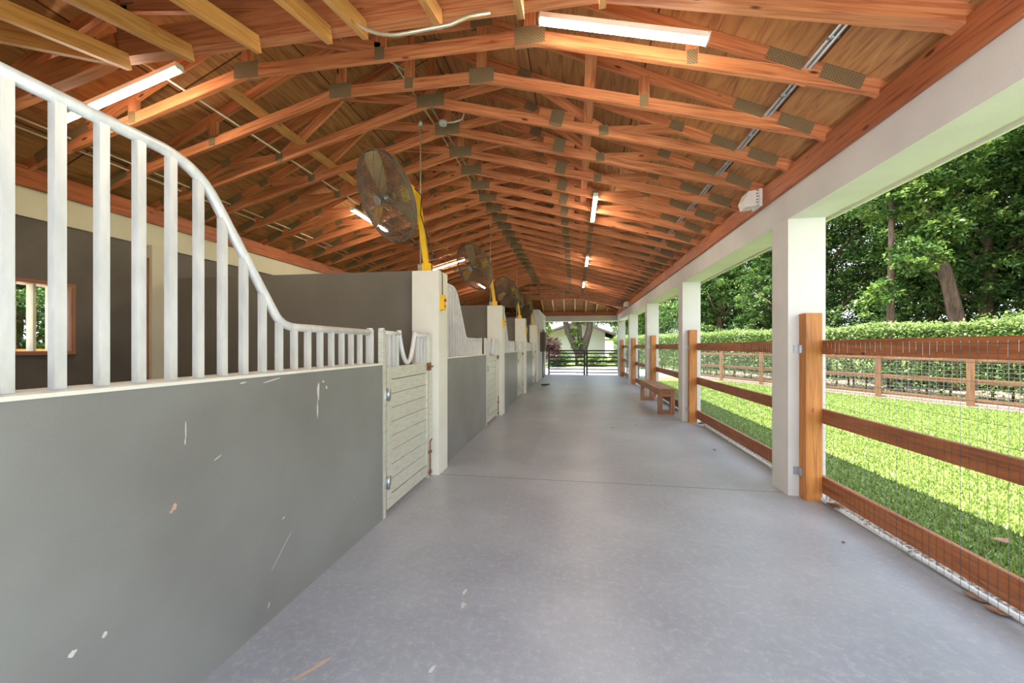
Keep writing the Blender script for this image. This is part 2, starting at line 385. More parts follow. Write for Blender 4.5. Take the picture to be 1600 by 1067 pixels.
# ---------------------------------------------------------------- left (outer) wall with barred windows
piers = [4.06 + PITCH * k for k in range(4)]
stall0 = [.35] + [p + .29 for p in piers[:3]]
stall1 = piers
wins = [(b - 2.59, b - .85) for b in stall1]
wz0, wz1 = 1.29, 1.98
def left_wall():
    mb = MB(); x0, x1 = XL - .2, XL - .02
    mb.box(x0, x1, Y0 - .3, Y1 + .3, 0, wz0)
    mb.box(x0, x1, Y0 - .3, Y1 + .3, wz1, ZB)
    y = Y0 - .3
    for a, b in wins + [(Y1 + .3, None)]:
        mb.box(x0, x1, y, a, wz0, wz1); y = b
    return mb
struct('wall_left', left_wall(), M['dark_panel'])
for i, (a, b) in enumerate(wins):
    fr = MB(); x0, x1 = XL - .21, XL + .012; w = .035
    for bx in ((x0, x1, a, b, wz0, wz0 + w), (x0, x1, a, b, wz1 - w, wz1), (x0, x1, a, a + w, wz0 + w, wz1 - w), (x0, x1, b - w, b, wz0 + w, wz1 - w)): fr.box(*bx)
    wo = struct('window_%d' % (i + 1), fr, M['plate'] if 0 else M['bench'])
    n = 13
    for k in range(1, n):
        y = a + (b - a) * k / n
        MB().box(XL - .13, XL - .05, y - .011, y + .011, wz0 + w, wz1 - w).build('window_bar', M['cream'], wo)
# pilasters on the outer wall
for k, p in enumerate(piers):
    struct('trim_%d' % (10 + k), MB().box(XL - .02, XL + .06, p - .17, p + .06, 0, ZB), M['cream'], bevel=.006)
    struct('trim_%d' % (20 + k), MB().box(XL - .02, XL + .02, p - .26, p - .17, 0, ZB - .15), M['bench'])
# end walls beside the aisle
struct('wall_near', MB().box(XL, -1.72, Y0 - .2, Y0, 0, ZB), M['cream'])
struct('wall_far', MB().box(XL, -1.42, Y1, Y1 + .25, 0, ZB), M['white'])

# ---------------------------------------------------------------- feed room wall after the last stall
w = MB(); w.box(-1.70, -1.42, piers[3] + .3, Y1, 0, ZB); struct('wall_feed_room', w, M['white'])
struct('trim_30', MB().box(-1.70, -1.40, piers[3] + .3, Y1, ZB, ZP), M['white'])
struct('door_1', MB().box(-1.42, -1.39, 17.3, 18.3, 0, 2.1), M['dark_brown'])
cb = thing('electrical_cabinet', (-1.415, 16.6, 1.15), 'dark brown electrical cabinet on white wall beyond the last stall', 'cabinet')
MB().box(-1.415, -1.24, 16.2, 16.95, 1.15, 1.95).build('cabinet_body', M['dark_brown'], cb, bevel=.01)
MB().box(-1.24, -1.225, 16.24, 16.91, 1.19, 1.91).build('cabinet_door', M['black'], cb)

# ---------------------------------------------------------------- columns on the right
cols = [.0, 4.01, 7.66, 11.31, 14.96, 18.65]
clab = [None, 'nearest full white square column, with hinged wooden gate post on its near face', 'second white square column, just this side of the wooden bench',
        'third white square column, behind the wooden bench', 'fourth white square column from the camera on the right', 'white corner column at the far end beside the black gate']
for i, y in enumerate(cols):
    mb = MB(); mb.box(XR, 2.24, y, y + .30, -.1, ZB)
    o = mb.build('square_column', M['white'], origin=(2.08, y + .15, 0), bevel=.012)
    if i: tag(o, clab[i], 'column')
    else: tag(o, 'white square column at the near right corner beside the camera', 'column')

# ---------------------------------------------------------------- wooden fence gates between the columns
def wire_panel(mb, x, ya, yb, z0, z1, sy=.05, sz=.1, r=.0013):
    n = int((yb - ya) / sy)
    for i in range(n + 1):
        y = ya + (yb - ya) * i / n; j = random.uniform(-.004, .004)
        mb.tube([(x, y, z0), (x - .002, y + j, (z0 + z1) / 2), (x, y, z1)], r, 3, caps=False, smooth=False)
    n = int((z1 - z0) / sz)
    for i in range(n + 1):
        z = z0 + (z1 - z0) * i / n
        mb.tube([(x + .002, ya, z), (x + .002, (ya + yb) / 2, z - .004), (x + .002, yb, z)], r, 3, caps=False, smooth=False)
glab = ['large wooden fence gate with wire mesh, nearest, at the right edge of the picture', 'wooden fence gate with wire mesh between first and second white columns',
        'wooden fence gate with wire mesh behind the bench', 'wooden fence gate with wire mesh between third and fourth columns', 'wooden fence gate in the farthest bay on the right']
for i in range(1, 6):
    yb = cols[i] - .005; ya = cols[i - 1] + .30 + .02
    L = yb - ya
    t = thing('fence_gate', (2.09, (ya + yb) / 2, 0), glab[i - 1], 'fence', 'wooden gates between the white columns')
    MB().box(2.02, 2.15, yb - .11, yb, -.01, 1.664).build('gate_post', M['post'], t, bevel=.004)
    MB().box(2.02, 2.15, ya, ya + .11, -.01, 1.664).build('gate_post', M['post'], t, bevel=.004)
    for z0, z1 in ((1.30, 1.424), (.69, .815), (.075, .222)):
        rm = MB().box(2.152, 2.188, ya + .01, yb - .01, z0, z1); nf = len(rm.f)
        y = ya + .15
        while y < yb - .15:      # staples and whitish runs where the wires cross the top board
            if z0 > 1 and random.random() < .75: rm.box(2.1505, 2.1525, y, y + .003, 1.40 - random.uniform(.03, .09), 1.40)
            if z0 > 1 and random.random() < .12: rm.box(2.1505, 2.1525, y, y + .006, 1.33, 1.33 + random.uniform(.02, .05))
            y += .05
        ro = rm.build('gate_rail', M['fence'], t); ro.data.materials.append(M['chip'])
        for pl in ro.data.polygons[nf:]: pl.material_index = 1
    mb = MB(); wire_panel(mb, 2.1475, ya + .12, yb - .12, .02, 1.39)
    mb.build('wire_mesh', M['wire'], t)
    for z in (.235, 1.345):
        h = MB(); h.box(2.012, 2.02, cols[i] - .06, cols[i] - .001, z - .035, z + .035)
        h.box(1.972, 2.016, cols[i] - .010, cols[i] - .001, z - .035, z + .035); h.tube([(2.016, cols[i] - .02, z - .04), (2.016, cols[i] - .02, z + .04)], .007, 8)
        h.build('hinge', M['steel'], t)
# ---------------------------------------------------------------- white pipe along the slab edge, rusty bracket
t = thing('edge_pipe', (2.17, 8, 0), 'long white pipe lying along the right edge of the concrete floor', 'pipe')
MB().tube([(2.20, 1.0, .018), (2.185, 2.3, .016), (2.15, 3.9, .018), (2.175, 5.5, .016), (2.165, 7.2, .018)], .017, 10).build('pipe_length', M['pvc'], t)
MB().tube([(2.17, 7.9, .018), (2.165, 11, .018)], .017, 10).build('pipe_length', M['pvc'], t)
for y in (3.35, 2.95, 6.1):
    MB().tube([(2.165, y, .018), (2.165, y + .03, .018)], .0195, 10).build('pipe_clip', M['grey_box'], t)
br = MB(); br.box(2.10, 2.20, 3.66, 3.75, .036, .045); br.tube([(2.15, 3.70, .045), (2.15, 3.70, .052)], .012, 8)
tag(br.build('drop_bolt_plate', M['rust'], origin=(2.15, 3.7, .03)), 'rusty square drop bolt plate at the foot of the nearest gate post', 'bracket')
br = MB(); br.box(2.10, 2.20, 7.24, 7.33, .036, .046); br.tube([(2.12, 7.28, .046), (2.16, 7.28, .07), (2.19, 7.29, .046)], .008, 6)
tag(br.build('drop_bolt_plate', M['rust'], origin=(2.15, 7.28, .03)), 'rusty drop bolt plate at the foot of the gate post on the second column', 'bracket')

# ---------------------------------------------------------------- bench
t = thing('garden_bench', (1.81, 9.45, 0), 'low brown wooden bench with open frame legs beside the second column', 'bench')
x0, x1 = 1.65, 1.97
MB().box(x0, (x0 + x1) / 2 - .003, 8.36, 10.66, .475, .515).build('seat_board', M['bench'], t, bevel=.004)
MB().box((x0 + x1) / 2 + .003, x1, 8.36, 10.66, .475, .515).build('seat_board', M['bench'], t, bevel=.004)
for xa in (x0 + .005, x1 - .035): MB().box(xa, xa + .03, 8.42, 10.6, .385, .474).build('apron', M['bench'], t, bevel=.003)
for ya in (8.38, 10.52):
    for xa in (x0, x1 - .085): MB().box(xa + .002, xa + .083, ya, ya + .1, 0, .474).build('leg', M['bench'], t, bevel=.004)
    MB().box(x0 + .083, x1 - .083, ya + .01, ya + .09, 0, .085).build('stretcher', M['bench'], t, bevel=.003)
    MB().box(x0 + .083, x1 - .083, ya + .01, ya + .09, .36, .474).build('cross_rail', M['bench'], t, bevel=.003)

# ---------------------------------------------------------------- stalls
XF = -1.505
names = ['nearest', 'second', 'third', 'fourth']
def stall_wall(k):
    a = stall0[k]; b = piers[k] - 1.115
    mb = MB().box(XF - .2, XF, a, b, 0, 1.222)
    t = mb.build('stall_front_wall', M['stall'], origin=(XF - .1, (a + b) / 2, 0), bevel=.004)
    tag(t, 'grey painted waist-high front wall of the %s stall' % names[k], 'wall', 'low grey stall walls')
    MB().box(XF - .205, XF + .004, a, b, 1.222, 1.235).build('wall_cap', M['pier'], t, bevel=.003)
    return t
sw = [stall_wall(k) for k in range(4)]
def blob(mb, y, z, ry, rz, rot=0, n=11, seed=0):
    rr = random.Random(seed); pts = []
    for i in range(n):
        a = 2 * math.pi * i / n; r = rr.uniform(.6, 1.1) if rz > .003 and ry > .003 else 1
        py, pz = ry * r * math.cos(a), rz * r * math.sin(a)
        pts.append((XF + .0005, y + py * math.cos(rot) - pz * math.sin(rot), z + py * math.sin(rot) + pz * math.cos(rot)))
    mb.prism(pts, (.0008, 0, 0))
def wp(u, v):   # a spot on the near stall wall seen at picture point (u, v)
    x = (u - 800) / F; z = (VY - v) / F; dx = -math.sin(yaw) + x * math.cos(yaw); dy = math.cos(yaw) + x * math.sin(yaw); tt = XF / dx
    return dy * tt, H + z * tt
mb = MB()
for (u, v, ry, rz, rot) in ((497, 612, .012, .06, 0), (496, 640, .006, .06, 0), (510, 605, .008, .012, .5), (505, 596, .012, .006, 0), (290, 672, .002, .035, 0), (289, 690, .002, .012, 0), (163, 992, .008, .012, -.5), (113, 1021, .010, .013, -.6),
    (440, 860, .10, .001, .75), (420, 945, .004, .016, -.4), (554, 776, .004, .004, 0), (443, 809, .01, .003, .4), (340, 715, .02, .002, .4), (380, 598, .02, .004, .1), (425, 594, .06, .003, .15)):
    y, z = wp(u, v); blob(mb, y, z, ry, rz, rot, seed=int(u))
mb.build('paint_scuffs', M['chip'], sw[0])
mb = MB(); y, z = wp(272, 792); blob(mb, y, z, .011, .016, -.4, seed=3); blob(mb, y - .01, z - .012, .007, .008, 0, seed=4)
mb.build('peeled_spot', M['pink_chip'], sw[0])

def bez(P0, P1, P2, n=6):
    return [Vector(P0) * (1 - t) ** 2 + Vector(P1) * 2 * t * (1 - t) + Vector(P2) * t * t for t in [i / n for i in range(n + 1)]]
XB = -1.595
def rail_z(y, e):   # underside profile of the swooping rail; e = end of the railing
    d = e - y
    if d > 1.52: return 2.135
    if d > .95: return 1.475 + (2.135 - 1.475) * (d - .95) / (1.52 - .95) if d < 1.45 else 2.10
    return 1.475
def railing(k):
    a = stall0[k]; e = piers[k] - 1.125
    t = thing('stall_railing', (XB, (a + e) / 2, 1.235), 'white metal bar railing with swooping top rail on the %s stall wall' % names[k], 'railing', 'barred railings on the stall walls')
    pth = [Vector((XB, a, 2.145)), Vector((XB, e - 1.62, 2.145))]
    pth += bez((XB, e - 1.62, 2.145), (XB, e - 1.46, 2.135), (XB, e - 1.375, 2.01), 7)[1:]
    pth += bez((XB, e - 1.025, 1.545), (XB, e - .975, 1.478), (XB, e - .86, 1.478), 7)
    pth += [Vector((XB, e - .02, 1.478))]
    MB().tube(pth, .023, 14).build('top_rail', M['rail'], t)
    MB().box(XB - .022, XB + .022, e - .045, e, 1.236, 1.50).build('end_post', M['rail'], t, bevel=.006)
    MB().tube([(XB, e - .022, 1.50), (XB, e - .022, 1.512)], .024, 12).build('post_cap', M['rail'], t)
    # height of the rail above each bar
    y = e - .1695
    while y > a + .03:
        for p, q in zip(pth, pth[1:]):
            if p.y <= y <= q.y + 1e-6: z = p.z + (q.z - p.z) * (y - p.y) / max(1e-6, q.y - p.y); break
        MB().box(XB - .0145, XB + .0145, y - .0145, y + .0145, 1.236, z - .008).build('bar', M['rail'], t, bevel=.003)
        y -= .1175
    return t
for k in range(4): railing(k)

def stall_door(k):
    b = piers[k] - .04; a = piers[k] - 1.10; xd = XF + .005
    t = thing('stall_door', (xd, (a + b) / 2, .03), 'pale horizontal-boarded door with dipped yoke grille on the %s stall' % names[k], 'door', 'stall doors with yoke grilles')
    x0, x1 = xd - .045, xd
    MB().box(x0, x1, a - .008, a + .032, .0, 1.50).build('hinge_post', M['door'], t, bevel=.012)
    MB().tube([(xd - .03, a + .016, 1.50), (xd - .03, a + .016, 1.515)], .025, 12).build('post_cap', M['rail'], t)
    ya, yb = a + .055, b - .09
    fm = MB(); fm.box(x0, x1, ya, ya + .08, .05, 1.20); fm.box(x0, x1, yb - .04, yb, .05, 1.20); fm.box(x0, x1, ya + .08, yb - .04, 1.10, 1.20); fm.box(x0, x1, ya + .08, yb - .04, .05, .15)
    fm.build('door_frame', M['door'], t, bevel=.004)
    n = 8; z0, z1 = .155, 1.095
    for i in range(n):
        c = z0 + (z1 - z0) * i / n; d = z0 + (z1 - z0) * (i + 1) / n
        MB().box(x0 + .008, x1 - .008, ya + .08, yb - .04, c + .002, d - .002).build('door_board', M['door'], t, bevel=.003)
    MB().box(x0, x1, yb + .02, b + .0, .0, 1.50).build('latch_post', M['door'], t, bevel=.01)
    # yoke grille: outer posts, short top rails, V dip
    xc = xd - .025; zt = 1.478; m1, m2 = a + .33, b - .42; mid = (a + b) / 2 - .03
    g = MB(); g.tube([(xc, a + .03, zt), (xc, m1, zt)], .02, 12); g.build('grille_rail', M['rail'], t)
    g = MB(); g.tube([(xc, m2 + .02, zt), (xc, b, zt)], .02, 12); g.build('grille_rail', M['rail'], t)
    pth = [Vector((xc, m1 - .005, 1.51))] + bez((xc, m1, 1.47), (xc, mid - .09, 1.22), (xc, mid, 1.222), 7) + bez((xc, mid, 1.222), (xc, mid + .09, 1.22), (xc, m2 + .02, 1.47), 7)[1:] + [Vector((xc, m2 + .025, 1.51))]
    MB().tube(pth, .021, 12).build('yoke', M['rail'], t)
    for y, zz in ((a + .12, zt), (a + .20, zt), (a + .28, zt), (m2 + .10, zt), (m2 + .18, zt), (m2 + .26, zt), (m2 + .34, zt)):
        MB().box(xc - .015, xc + .015, y - .015, y + .015, 1.201, zz - .01).build('grille_bar', M['rail'], t)
    for z in (.27, .98):
        h = MB(); h.box(x1, x1 + .008, a + .02, a + .11, z - .04, z + .04); h.tube([(x1 + .014, a + .05, z - .05), (x1 + .014, a + .05, z + .05)], .013, 10)
        h.build('hinge', M['steel'], t)
    l = MB(); l.box(x1, x1 + .012, yb - .05, yb + .05, 1.12, 1.20); l.tube([(x1 + .02, yb - .02, 1.16), (x1 + .02, yb + .07, 1.16)], .009, 8)
    l.build('latch', M['rust'], t)
    l = MB(); l.tube([(x1 + .012, yb + .02, .02), (x1 + .012, yb + .02, .38), (x1 + .012, yb + .06, .40)], .007, 8); l.box(x1, x1 + .02, yb - .01, yb + .05, .26, .29); l.box(x1, x1 + .02, yb - .01, yb + .05, .05, .08)
    l.build('drop_bolt', M['rust'], t)
for k in range(4): stall_door(k)

for k, p in enumerate(piers):
    t = MB().box(-1.735, -1.435, p, p + .29, 0, 2.18).build('stall_pier', M['pier'], origin=(-1.585, p + .145, 0), bevel=.018)
    tag(t, 'cream white square pier, %s from the camera, carrying a yellow fan post' % names[k], 'pier', 'white piers between the stalls')
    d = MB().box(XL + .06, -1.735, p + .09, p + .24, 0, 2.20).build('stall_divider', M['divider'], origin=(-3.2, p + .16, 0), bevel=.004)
    tag(d, 'dark grey solid dividing wall behind the %s white pier' % names[k], 'wall', 'dark walls between stalls')

# ---------------------------------------------------------------- fans, outlet boxes, switches
def ringpath(c, u, v, r, n=40): return [c + u * r * math.cos(2 * math.pi * i / n) + v * r * math.sin(2 * math.pi * i / n) for i in range(n)]
def make_fan():
    p = piers[0]
    t = thing('barn_fan', (-1.68, p + .12, 2.18), '', 'fan', 'yellow barn fans on the piers')
    base = Vector((-1.60, p + .10, 2.18)); top = Vector((-1.715, p + .09, 3.06))
    MB().board(base + Vector((0, 0, .0)), top, .05, .05, up=(0, 1, 0)).build('post', M['yellow'], t, bevel=.004)
    MB().box(base.x - .05, base.x + .05, base.y - .04, base.y + .04, 2.181, 2.27).build('post_base', M['yellow'], t, bevel=.006)
    n = Vector((-.53, -.71, -.45)).normalized(); c = Vector((-1.97, 3.93, 2.93)) + Vector((0, 0, 0))
    u = n.cross(Vector((0, 0, 1))).normalized(); v = n.cross(u)
    R = .47
    gm = MB(); 
    for sgn, dep in ((1, .10), (-1, .12)):
        for i in range(3, 31):
            r = R * i / 30; bul = dep * (1 - (r / R) ** 3) * .7 + .02
            gm.tube(ringpath(c + n * (sgn * bul), u, v, r, 36), .0027, 3, closed=True, smooth=False)
        for i in range(16):
            a = 2 * math.pi * i / 16; d = u * math.cos(a) + v * math.sin(a)
            gm.tube([c + d * R * q + n * (sgn * (dep * (1 - q ** 3) * .7 + .02)) for q in (.08, .4, .7, .9, 1)], .003, 4, smooth=False)
    for r, q in ((R, 0), (R, .02), (R, -.02)): gm.tube(ringpath(c + n * q, u, v, R, 48), .006, 5, closed=True)
    gm.build('guard', M['guard'], t)
    hb = MB(); hb.tube([c + n * .1, c + n * .112], .055, 14); hb.build('guard_badge', M['steel'], t)
    MB().tube([c - n * .05, c + n * .05], .05, 14).build('hub', M['steel'], t)
    for k in range(3):
        a = 2 * math.pi * k / 3 + .35; d = u * math.cos(a) + v * math.sin(a); e = n.cross(d)
        bl = MB(); pts = []
        secs = [(.05, .035, .6), (.2, .075, .5), (.35, .095, .4), (.45, .085, .3)]
        ring = []
        for r, w_, tw in secs:
            ax = e * math.cos(tw) + n * math.sin(tw); nn = n * math.cos(tw) - e * math.sin(tw)
            ring.append([c + d * r + ax * w_ + nn * .003, c + d * r - ax * w_ + nn * .003, c + d * r - ax * w_ - nn * .003, c + d * r + ax * w_ - nn * .003])
        for A, B in zip(ring, ring[1:]):
            for i in range(4): bl.quad([A[i], A[(i + 1) % 4], B[(i + 1) % 4], B[i]], [(0, 0), (1, 0), (1, 1), (0, 1)])
        bl.quad(ring[0][::-1], [(0, 0)] * 4); bl.quad(ring[-1], [(0, 0)] * 4)
        bl.build('blade', M['yellow'] if k == 0 else M['blade'], t)
    MB().tube([c - n * .15, c - n * .34], .085, 18).build('motor', M['yellow'], t, bevel=.006)
    MB().tube([c - n * .33, c - n * .355], .065, 16).build('motor_cap', M['steel'], t)
    MB().board(c - n * .22 - Vector((0, 0, .05)), top + Vector((.01, 0, -.04)), .03, .03).build('arm', M['yellow'], t)
    MB().tube([c - n * .24 + Vector((.03, 0, .05)), top + Vector((0, -.03, .02)), top + Vector((.06, -.02, -.05)), top + Vector((.05, -.02, -.25)), base + Vector((.06, -.02, .2)), base + Vector((.05, .0, .02))], .006, 6).build('power_cord', M['black'], t)
    return t
fan = make_fan(); fan['label'] = 'nearest large caged barn fan on a yellow post above the first pier'
for k in range(1, 4): dup(fan, (0, PITCH * k, 0), 'caged barn fan on a yellow post on the %s pier' % names[k])
def make_box():
    p = piers[0]
    t = thing('outlet_box', (-1.68, p + .16, 2.18), 'grey outlet box with conduit drop on top of the nearest pier', 'electrical box', 'outlet boxes on the piers')
    MB().box(-1.72, -1.655, p + .12, p + .2, 2.18, 2.27).build('box_body', M['grey_box'], t, bevel=.004)
    MB().box(-1.655, -1.63, p + .125, p + .195, 2.18, 2.265).build('box_cover', M['steel'], t, bevel=.004)
    MB().tube([(-1.705, p + .16, 2.27), (-1.705, p + .16, 3.88)], .009, 8).build('conduit_drop', M['conduit'], t)
    MB().tube([(-1.705, p + .16, 3.83), (-1.705, p + .16, 3.87)], .022, 8).build('conduit_fitting', M['grey_box'], t)
    return t
bx_ = make_box()
for k in range(1, 4): dup(bx_, (0, PITCH * k, 0), 'grey outlet box with conduit drop on top of the %s pier' % names[k])
def make_switch():
    p = piers[0]; x = -1.435
    t = thing('pendant_switch', (x, p + .07, 1.78), 'yellow pendant switch hanging by black cord on the nearest pier', 'switch', 'yellow fan switches on the piers')
    MB().box(x + .002, x + .045, p + .03, p + .10, 1.76, 1.92).build('switch_body', M['yellow'], t, bevel=.008)
    MB().tube([(x + .045, p + .065, 1.865), (x + .06, p + .065, 1.865)], .016, 12).build('red_button', M['red_knob'], t)
    MB().tube([(x + .045, p + .065, 1.80), (x + .055, p + .065, 1.80)], .01, 12).build('lower_button', M['red_knob'], t)
    MB().tube([(x - .05, p + .08, 2.20), (x + .01, p + .07, 2.195), (x + .018, p + .065, 2.12), (x + .018, p + .065, 1.92)], .005, 6).build('cord', M['black'], t)
    return t
swt = make_switch()
for k in range(1, 4): dup(swt, (0, PITCH * k, 0), 'yellow pendant switch hanging by black cord on the %s pier' % names[k])

# ---------------------------------------------------------------- trusses
TH = .038; CD = .089
def tc_top(x): return TCZ + TCS * (HW - abs(x - XM))
def bc_bot(x): return BCZ - BCS * abs(x - XM)
def chord(t, name, x0, z0, x1, z1, depth, y, mat, below=True, th=TH):
    """Member whose lower (or upper) edge runs between the points."""
    d = Vector((x1 - x0, 0, z1 - z0)).normalized(); up = Vector((-d.z, 0, d.x))
    if up.z < 0: up = -up
    o = up * (depth / 2 if below else -depth / 2)
    MB().board(Vector((x0, y, z0)) + o, Vector((x1, y, z1)) + o, th, depth, up=up).build(name, mat, t)
def web(t, x0, z0, x1, z1, y, mat, w=.085):
    a, b = Vector((x0, y, z0)), Vector((x1, y, z1)); d = (b - a).normalized(); up = Vector((-d.z, 0, d.x))
    MB().board(a, b, TH - .002, w, up=up).build('web', mat, t)
def gusset(t, x, z, w, h, y, ang=0):
    for s in (-1, 1):
        yy = y + s * (TH / 2 + .0015); c, sn = math.cos(ang), math.sin(ang)
        pts = [(x + a * c - b * sn, yy - .001, z + a * sn + b * c) for a, b in ((-w / 2, -h / 2), (w / 2, -h / 2), (w / 2, h / 2), (-w / 2, h / 2))]
        mb = MB()
        for q, (dy) in ((pts, 0),):
            P = [Vector(p) for p in q]
            uv = [(0, 0), (w, 0), (w, h), (0, h)]
            mb.quad(P, uv); mb.quad([p + Vector((0, .002, 0)) for p in P][::-1], uv[::-1])
            for i in range(4):
                j = (i + 1) % 4; mb.quad([P[i], P[i] + Vector((0, .002, 0)), P[j] + Vector((0, .002, 0)), P[j]], [(0, 0)] * 4)
        mb.build('connector_plate', M['tooth'], t)
        if s == -1 and False: break
def truss(y, w, label, double=False):
    """w = half width of the flat (hip) part, 0 for a common scissor truss."""
    t = thing('roof_truss', (XM, y, ZT), label, 'roof truss', 'wooden roof trusses')
    m = M['truss']; th = TH * 2.1 if double else TH
    bd = .18 if double else CD; dz = -.075 if double else 0
    for s in (-1, 1):
        xe = XM + s * (HW + .02); xe2 = XM + s * (HW + .10)
        k = XM + s * w
        chord(t, 'bottom_chord', xe, bc_bot(xe), k, bc_bot(k) + dz, bd, y, m, th=th)
        chord(t, 'top_chord', xe2, tc_top(xe2) - .004, k, tc_top(k) - .004, CD, y, m, below=False, th=th - .004)
        # heel wedge between the chords
        q0, q1 = XM + s * (HW - .42), XM + s * (HW - .62)
        chord(t, 'heel_wedge', q0, tc_top(q0) - .095, q1, tc_top(q1) - .095, .072, y, m, below=False, th=TH - .008)
        a1 = -s * math.atan(.45)
        gusset(t, XM + s * (HW - .24), bc_bot(XM + s * (HW - .24)) + .085, .26, .12, y, a1)
        gusset(t, XM + s * (HW - .57), bc_bot(XM + s * (HW - .57)) + .155, .24, .12, y, a1)
    if w:
        kl, kr = XM - w, XM + w; zb = bc_bot(kl); zt = tc_top(kl)
        chord(t, 'bottom_chord', kl, zb + dz, kr, zb + dz, bd, y, m, th=th)
        chord(t, 'top_chord', kl, zt - .004, kr, zt - .004, CD, y, m, below=False, th=th - .002)
        for s in (-1, 1):
            x = XM + s * w; gusset(t, x, bc_bot(x) + .05, .22, .13, y); web(t, x, bc_bot(x) + .08, x, tc_top(x) - .09, y, m)
            xv = XM + s * (1.73 + .22 * (w / .48)); xv = XM + s * min(2.4, abs(xv - XM))
            web(t, xv, bc_bot(xv) + .07, xv, tc_top(xv) - .07, y, m); gusset(t, xv, bc_bot(xv) + .06, .07, .10, y)
            gusset(t, x, tc_top(x) - .06, .2, .1, y)
        web(t, XM, zb + .08, XM, zt - .08, y, m); gusset(t, XM, zb + .05, .08, .10, y)
        web(t, XM, zb + .09, kl if w > 1 else kl, zt - .1, y + .0, m) if w > .9 else None
    else:
        gusset(t, XM, BCZ + .045, .30, .13, y); gusset(t, XM, tc_top(XM) - .09, .2, .12, y)
        web(t, XM, BCZ + .08, XM, tc_top(XM) - .09, y, m)
        for s in (-1, 1):
            xt = XM + s * .98; xn = XM + s * 1.75; xo = XM + s * 2.42
            web(t, XM + s * .1, BCZ + .06, xt, tc_top(xt) - .07, y, m)
            web(t, xn, bc_bot(xn) + .05, xt + s * .04, tc_top(xt) - .09, y, m)
            web(t, xn, bc_bot(xn) + .05, xo, tc_top(xo) - .06, y, m)
            gusset(t, xn, bc_bot(xn) + .055, .09, .10, y); gusset(t, xt, tc_top(xt) - .05, .14, .09, y, -s * math.atan(TCS)); gusset(t, xo, tc_top(xo) - .045, .13, .08, y, -s * math.atan(TCS))
        # splice block with plate standing on the right chord
        xs = XM + 1.30
        MB().board((xs - .17, y - .0, bc_bot(xs - .17) + CD + .04), (xs + .17, y, bc_bot(xs + .17) + CD + .04), TH, .085).build('splice_block', m, t)
        gusset(t, xs, bc_bot(xs) + .095, .13, .16, y, -math.atan(BCS))
    return t
SP = .545; T1 = 2.32
ntr = 28
def w_of(y0): return y0
common = None
for i in range(ntr):
    y = T1 + SP * i; far = ntr - 1 - i
    if i < 3: w = (1.63, 1.155, .67)[i]
    elif far < 3: w = (1.63, 1.155, .67)[far]
    else: w = 0
    lab = '%s wooden roof truss counting away from the camera, ' % ORD[i]
    lab += 'flat-topped hip truss' if w else 'peaked scissor truss'
    if i == 0: lab = 'thick doubled hip truss nearest the camera, holding the ends of the short rafters'
    if far == 0: lab = 'last truss, a doubled flat hip truss above the far end of the aisle'
    if w: truss(y, w, lab, double=(i == 0 or far == 0))
    elif common is None: common = truss(y, 0, lab); cy = y
    else: dup(common, (0, y - cy, 0), lab)
YT = T1 + SP * (ntr - 1)

# end jacks that hang between the girder trusses and the end plates
def jack(x, ya, za, yb, zb, mat, label, top=True):
    t = thing('jack_rafter', (x, (ya + yb) / 2, min(za, zb)), label, 'rafter', 'short jack rafters')
    MB().board((x, ya, za + .05), (x, yb, zb + .05), TH, .10).build('ceiling_joist', mat, t)
    d = 1 if yb > ya else -1
    zt0 = TCZ + TCS * abs(ya - (Y0 if d < 0 else Y1)) * 1.0
    if top: MB().board((x, ya, min(zt0, tc_top(x)) - .05), (x, yb, TCZ - .05), TH, CD).build('rafter', mat, t)
jx = [-3.02, -2.52, -2.02, -1.52, -1.28, -.80, -.31, .15]
for i, x in enumerate(jx):
    zt = bc_bot(XM - 1.63) + .005
    nm = '%s pale short jack rafter from the left, hanging on the near doubled truss' % ORD[i]
    jack(x, T1 - .045, 3.262, Y0 + .05, 2.79, M['jack'], nm)
# sloping corner members on the near left
t = thing('hip_rafter', (-4.2, 1.2, 3), 'pale diagonal hip rafter in the near left roof corner', 'rafter')
MB().board((-3.12, T1 - .05, 3.36), (XL + .1, Y0 + .2, 2.98), TH, .12).build('rafter', M['jack'], t)
MB().board((-3.12, T1 - .05, tc_top(-3.12) - .08), (XL, Y0 + .05, TCZ - .06), TH, CD).build('top_rafter', M['truss'], t)
t = thing('hip_rafter', (1.3, 1.2, 3), 'diagonal hip rafter in the near right roof corner', 'rafter')
MB().board((.17, T1 - .05, tc_top(.17) - .08), (XR, Y0 + .05, TCZ - .06), TH, CD).build('top_rafter', M['truss'], t)
for i, x in enumerate([-4.4, -3.9, -3.4] + [-2.94 + .487 * j for j in range(8)] + [.95, 1.45]):
    d = abs(x - XM)
    if d <= 1.65: zt, ya = bc_bot(XM - 1.63), YT + .045
    else:
        ya = Y1 - (HW - d) * 1.14 + .05; zt = 2.99 + (HW - d) * BCS
    jack(x, ya, zt - .03, Y1 - .04, 2.86 + .09, M['jack'], '%s pale jack rafter from the left in the far hip end' % ORD[i])
for s in (-1, 1):
    t = thing('hip_rafter', (XM + s * 2.5, 18, 3), 'diagonal hip rafter in the far %s roof corner' % ('left' if s < 0 else 'right'), 'rafter')
    xk = XM + s * 1.63; MB().board((xk, YT + .05, tc_top(xk) - .08), (XM + s * HW, Y1 - .05, TCZ - .06), TH, CD).build('top_rafter', M['truss'], t)
    MB().board((xk, YT + .05, bc_bot(xk) + .05), (XM + s * (HW - .05), Y1 - .08, 3.03), TH, CD).build('rafter', M['jack'], t)

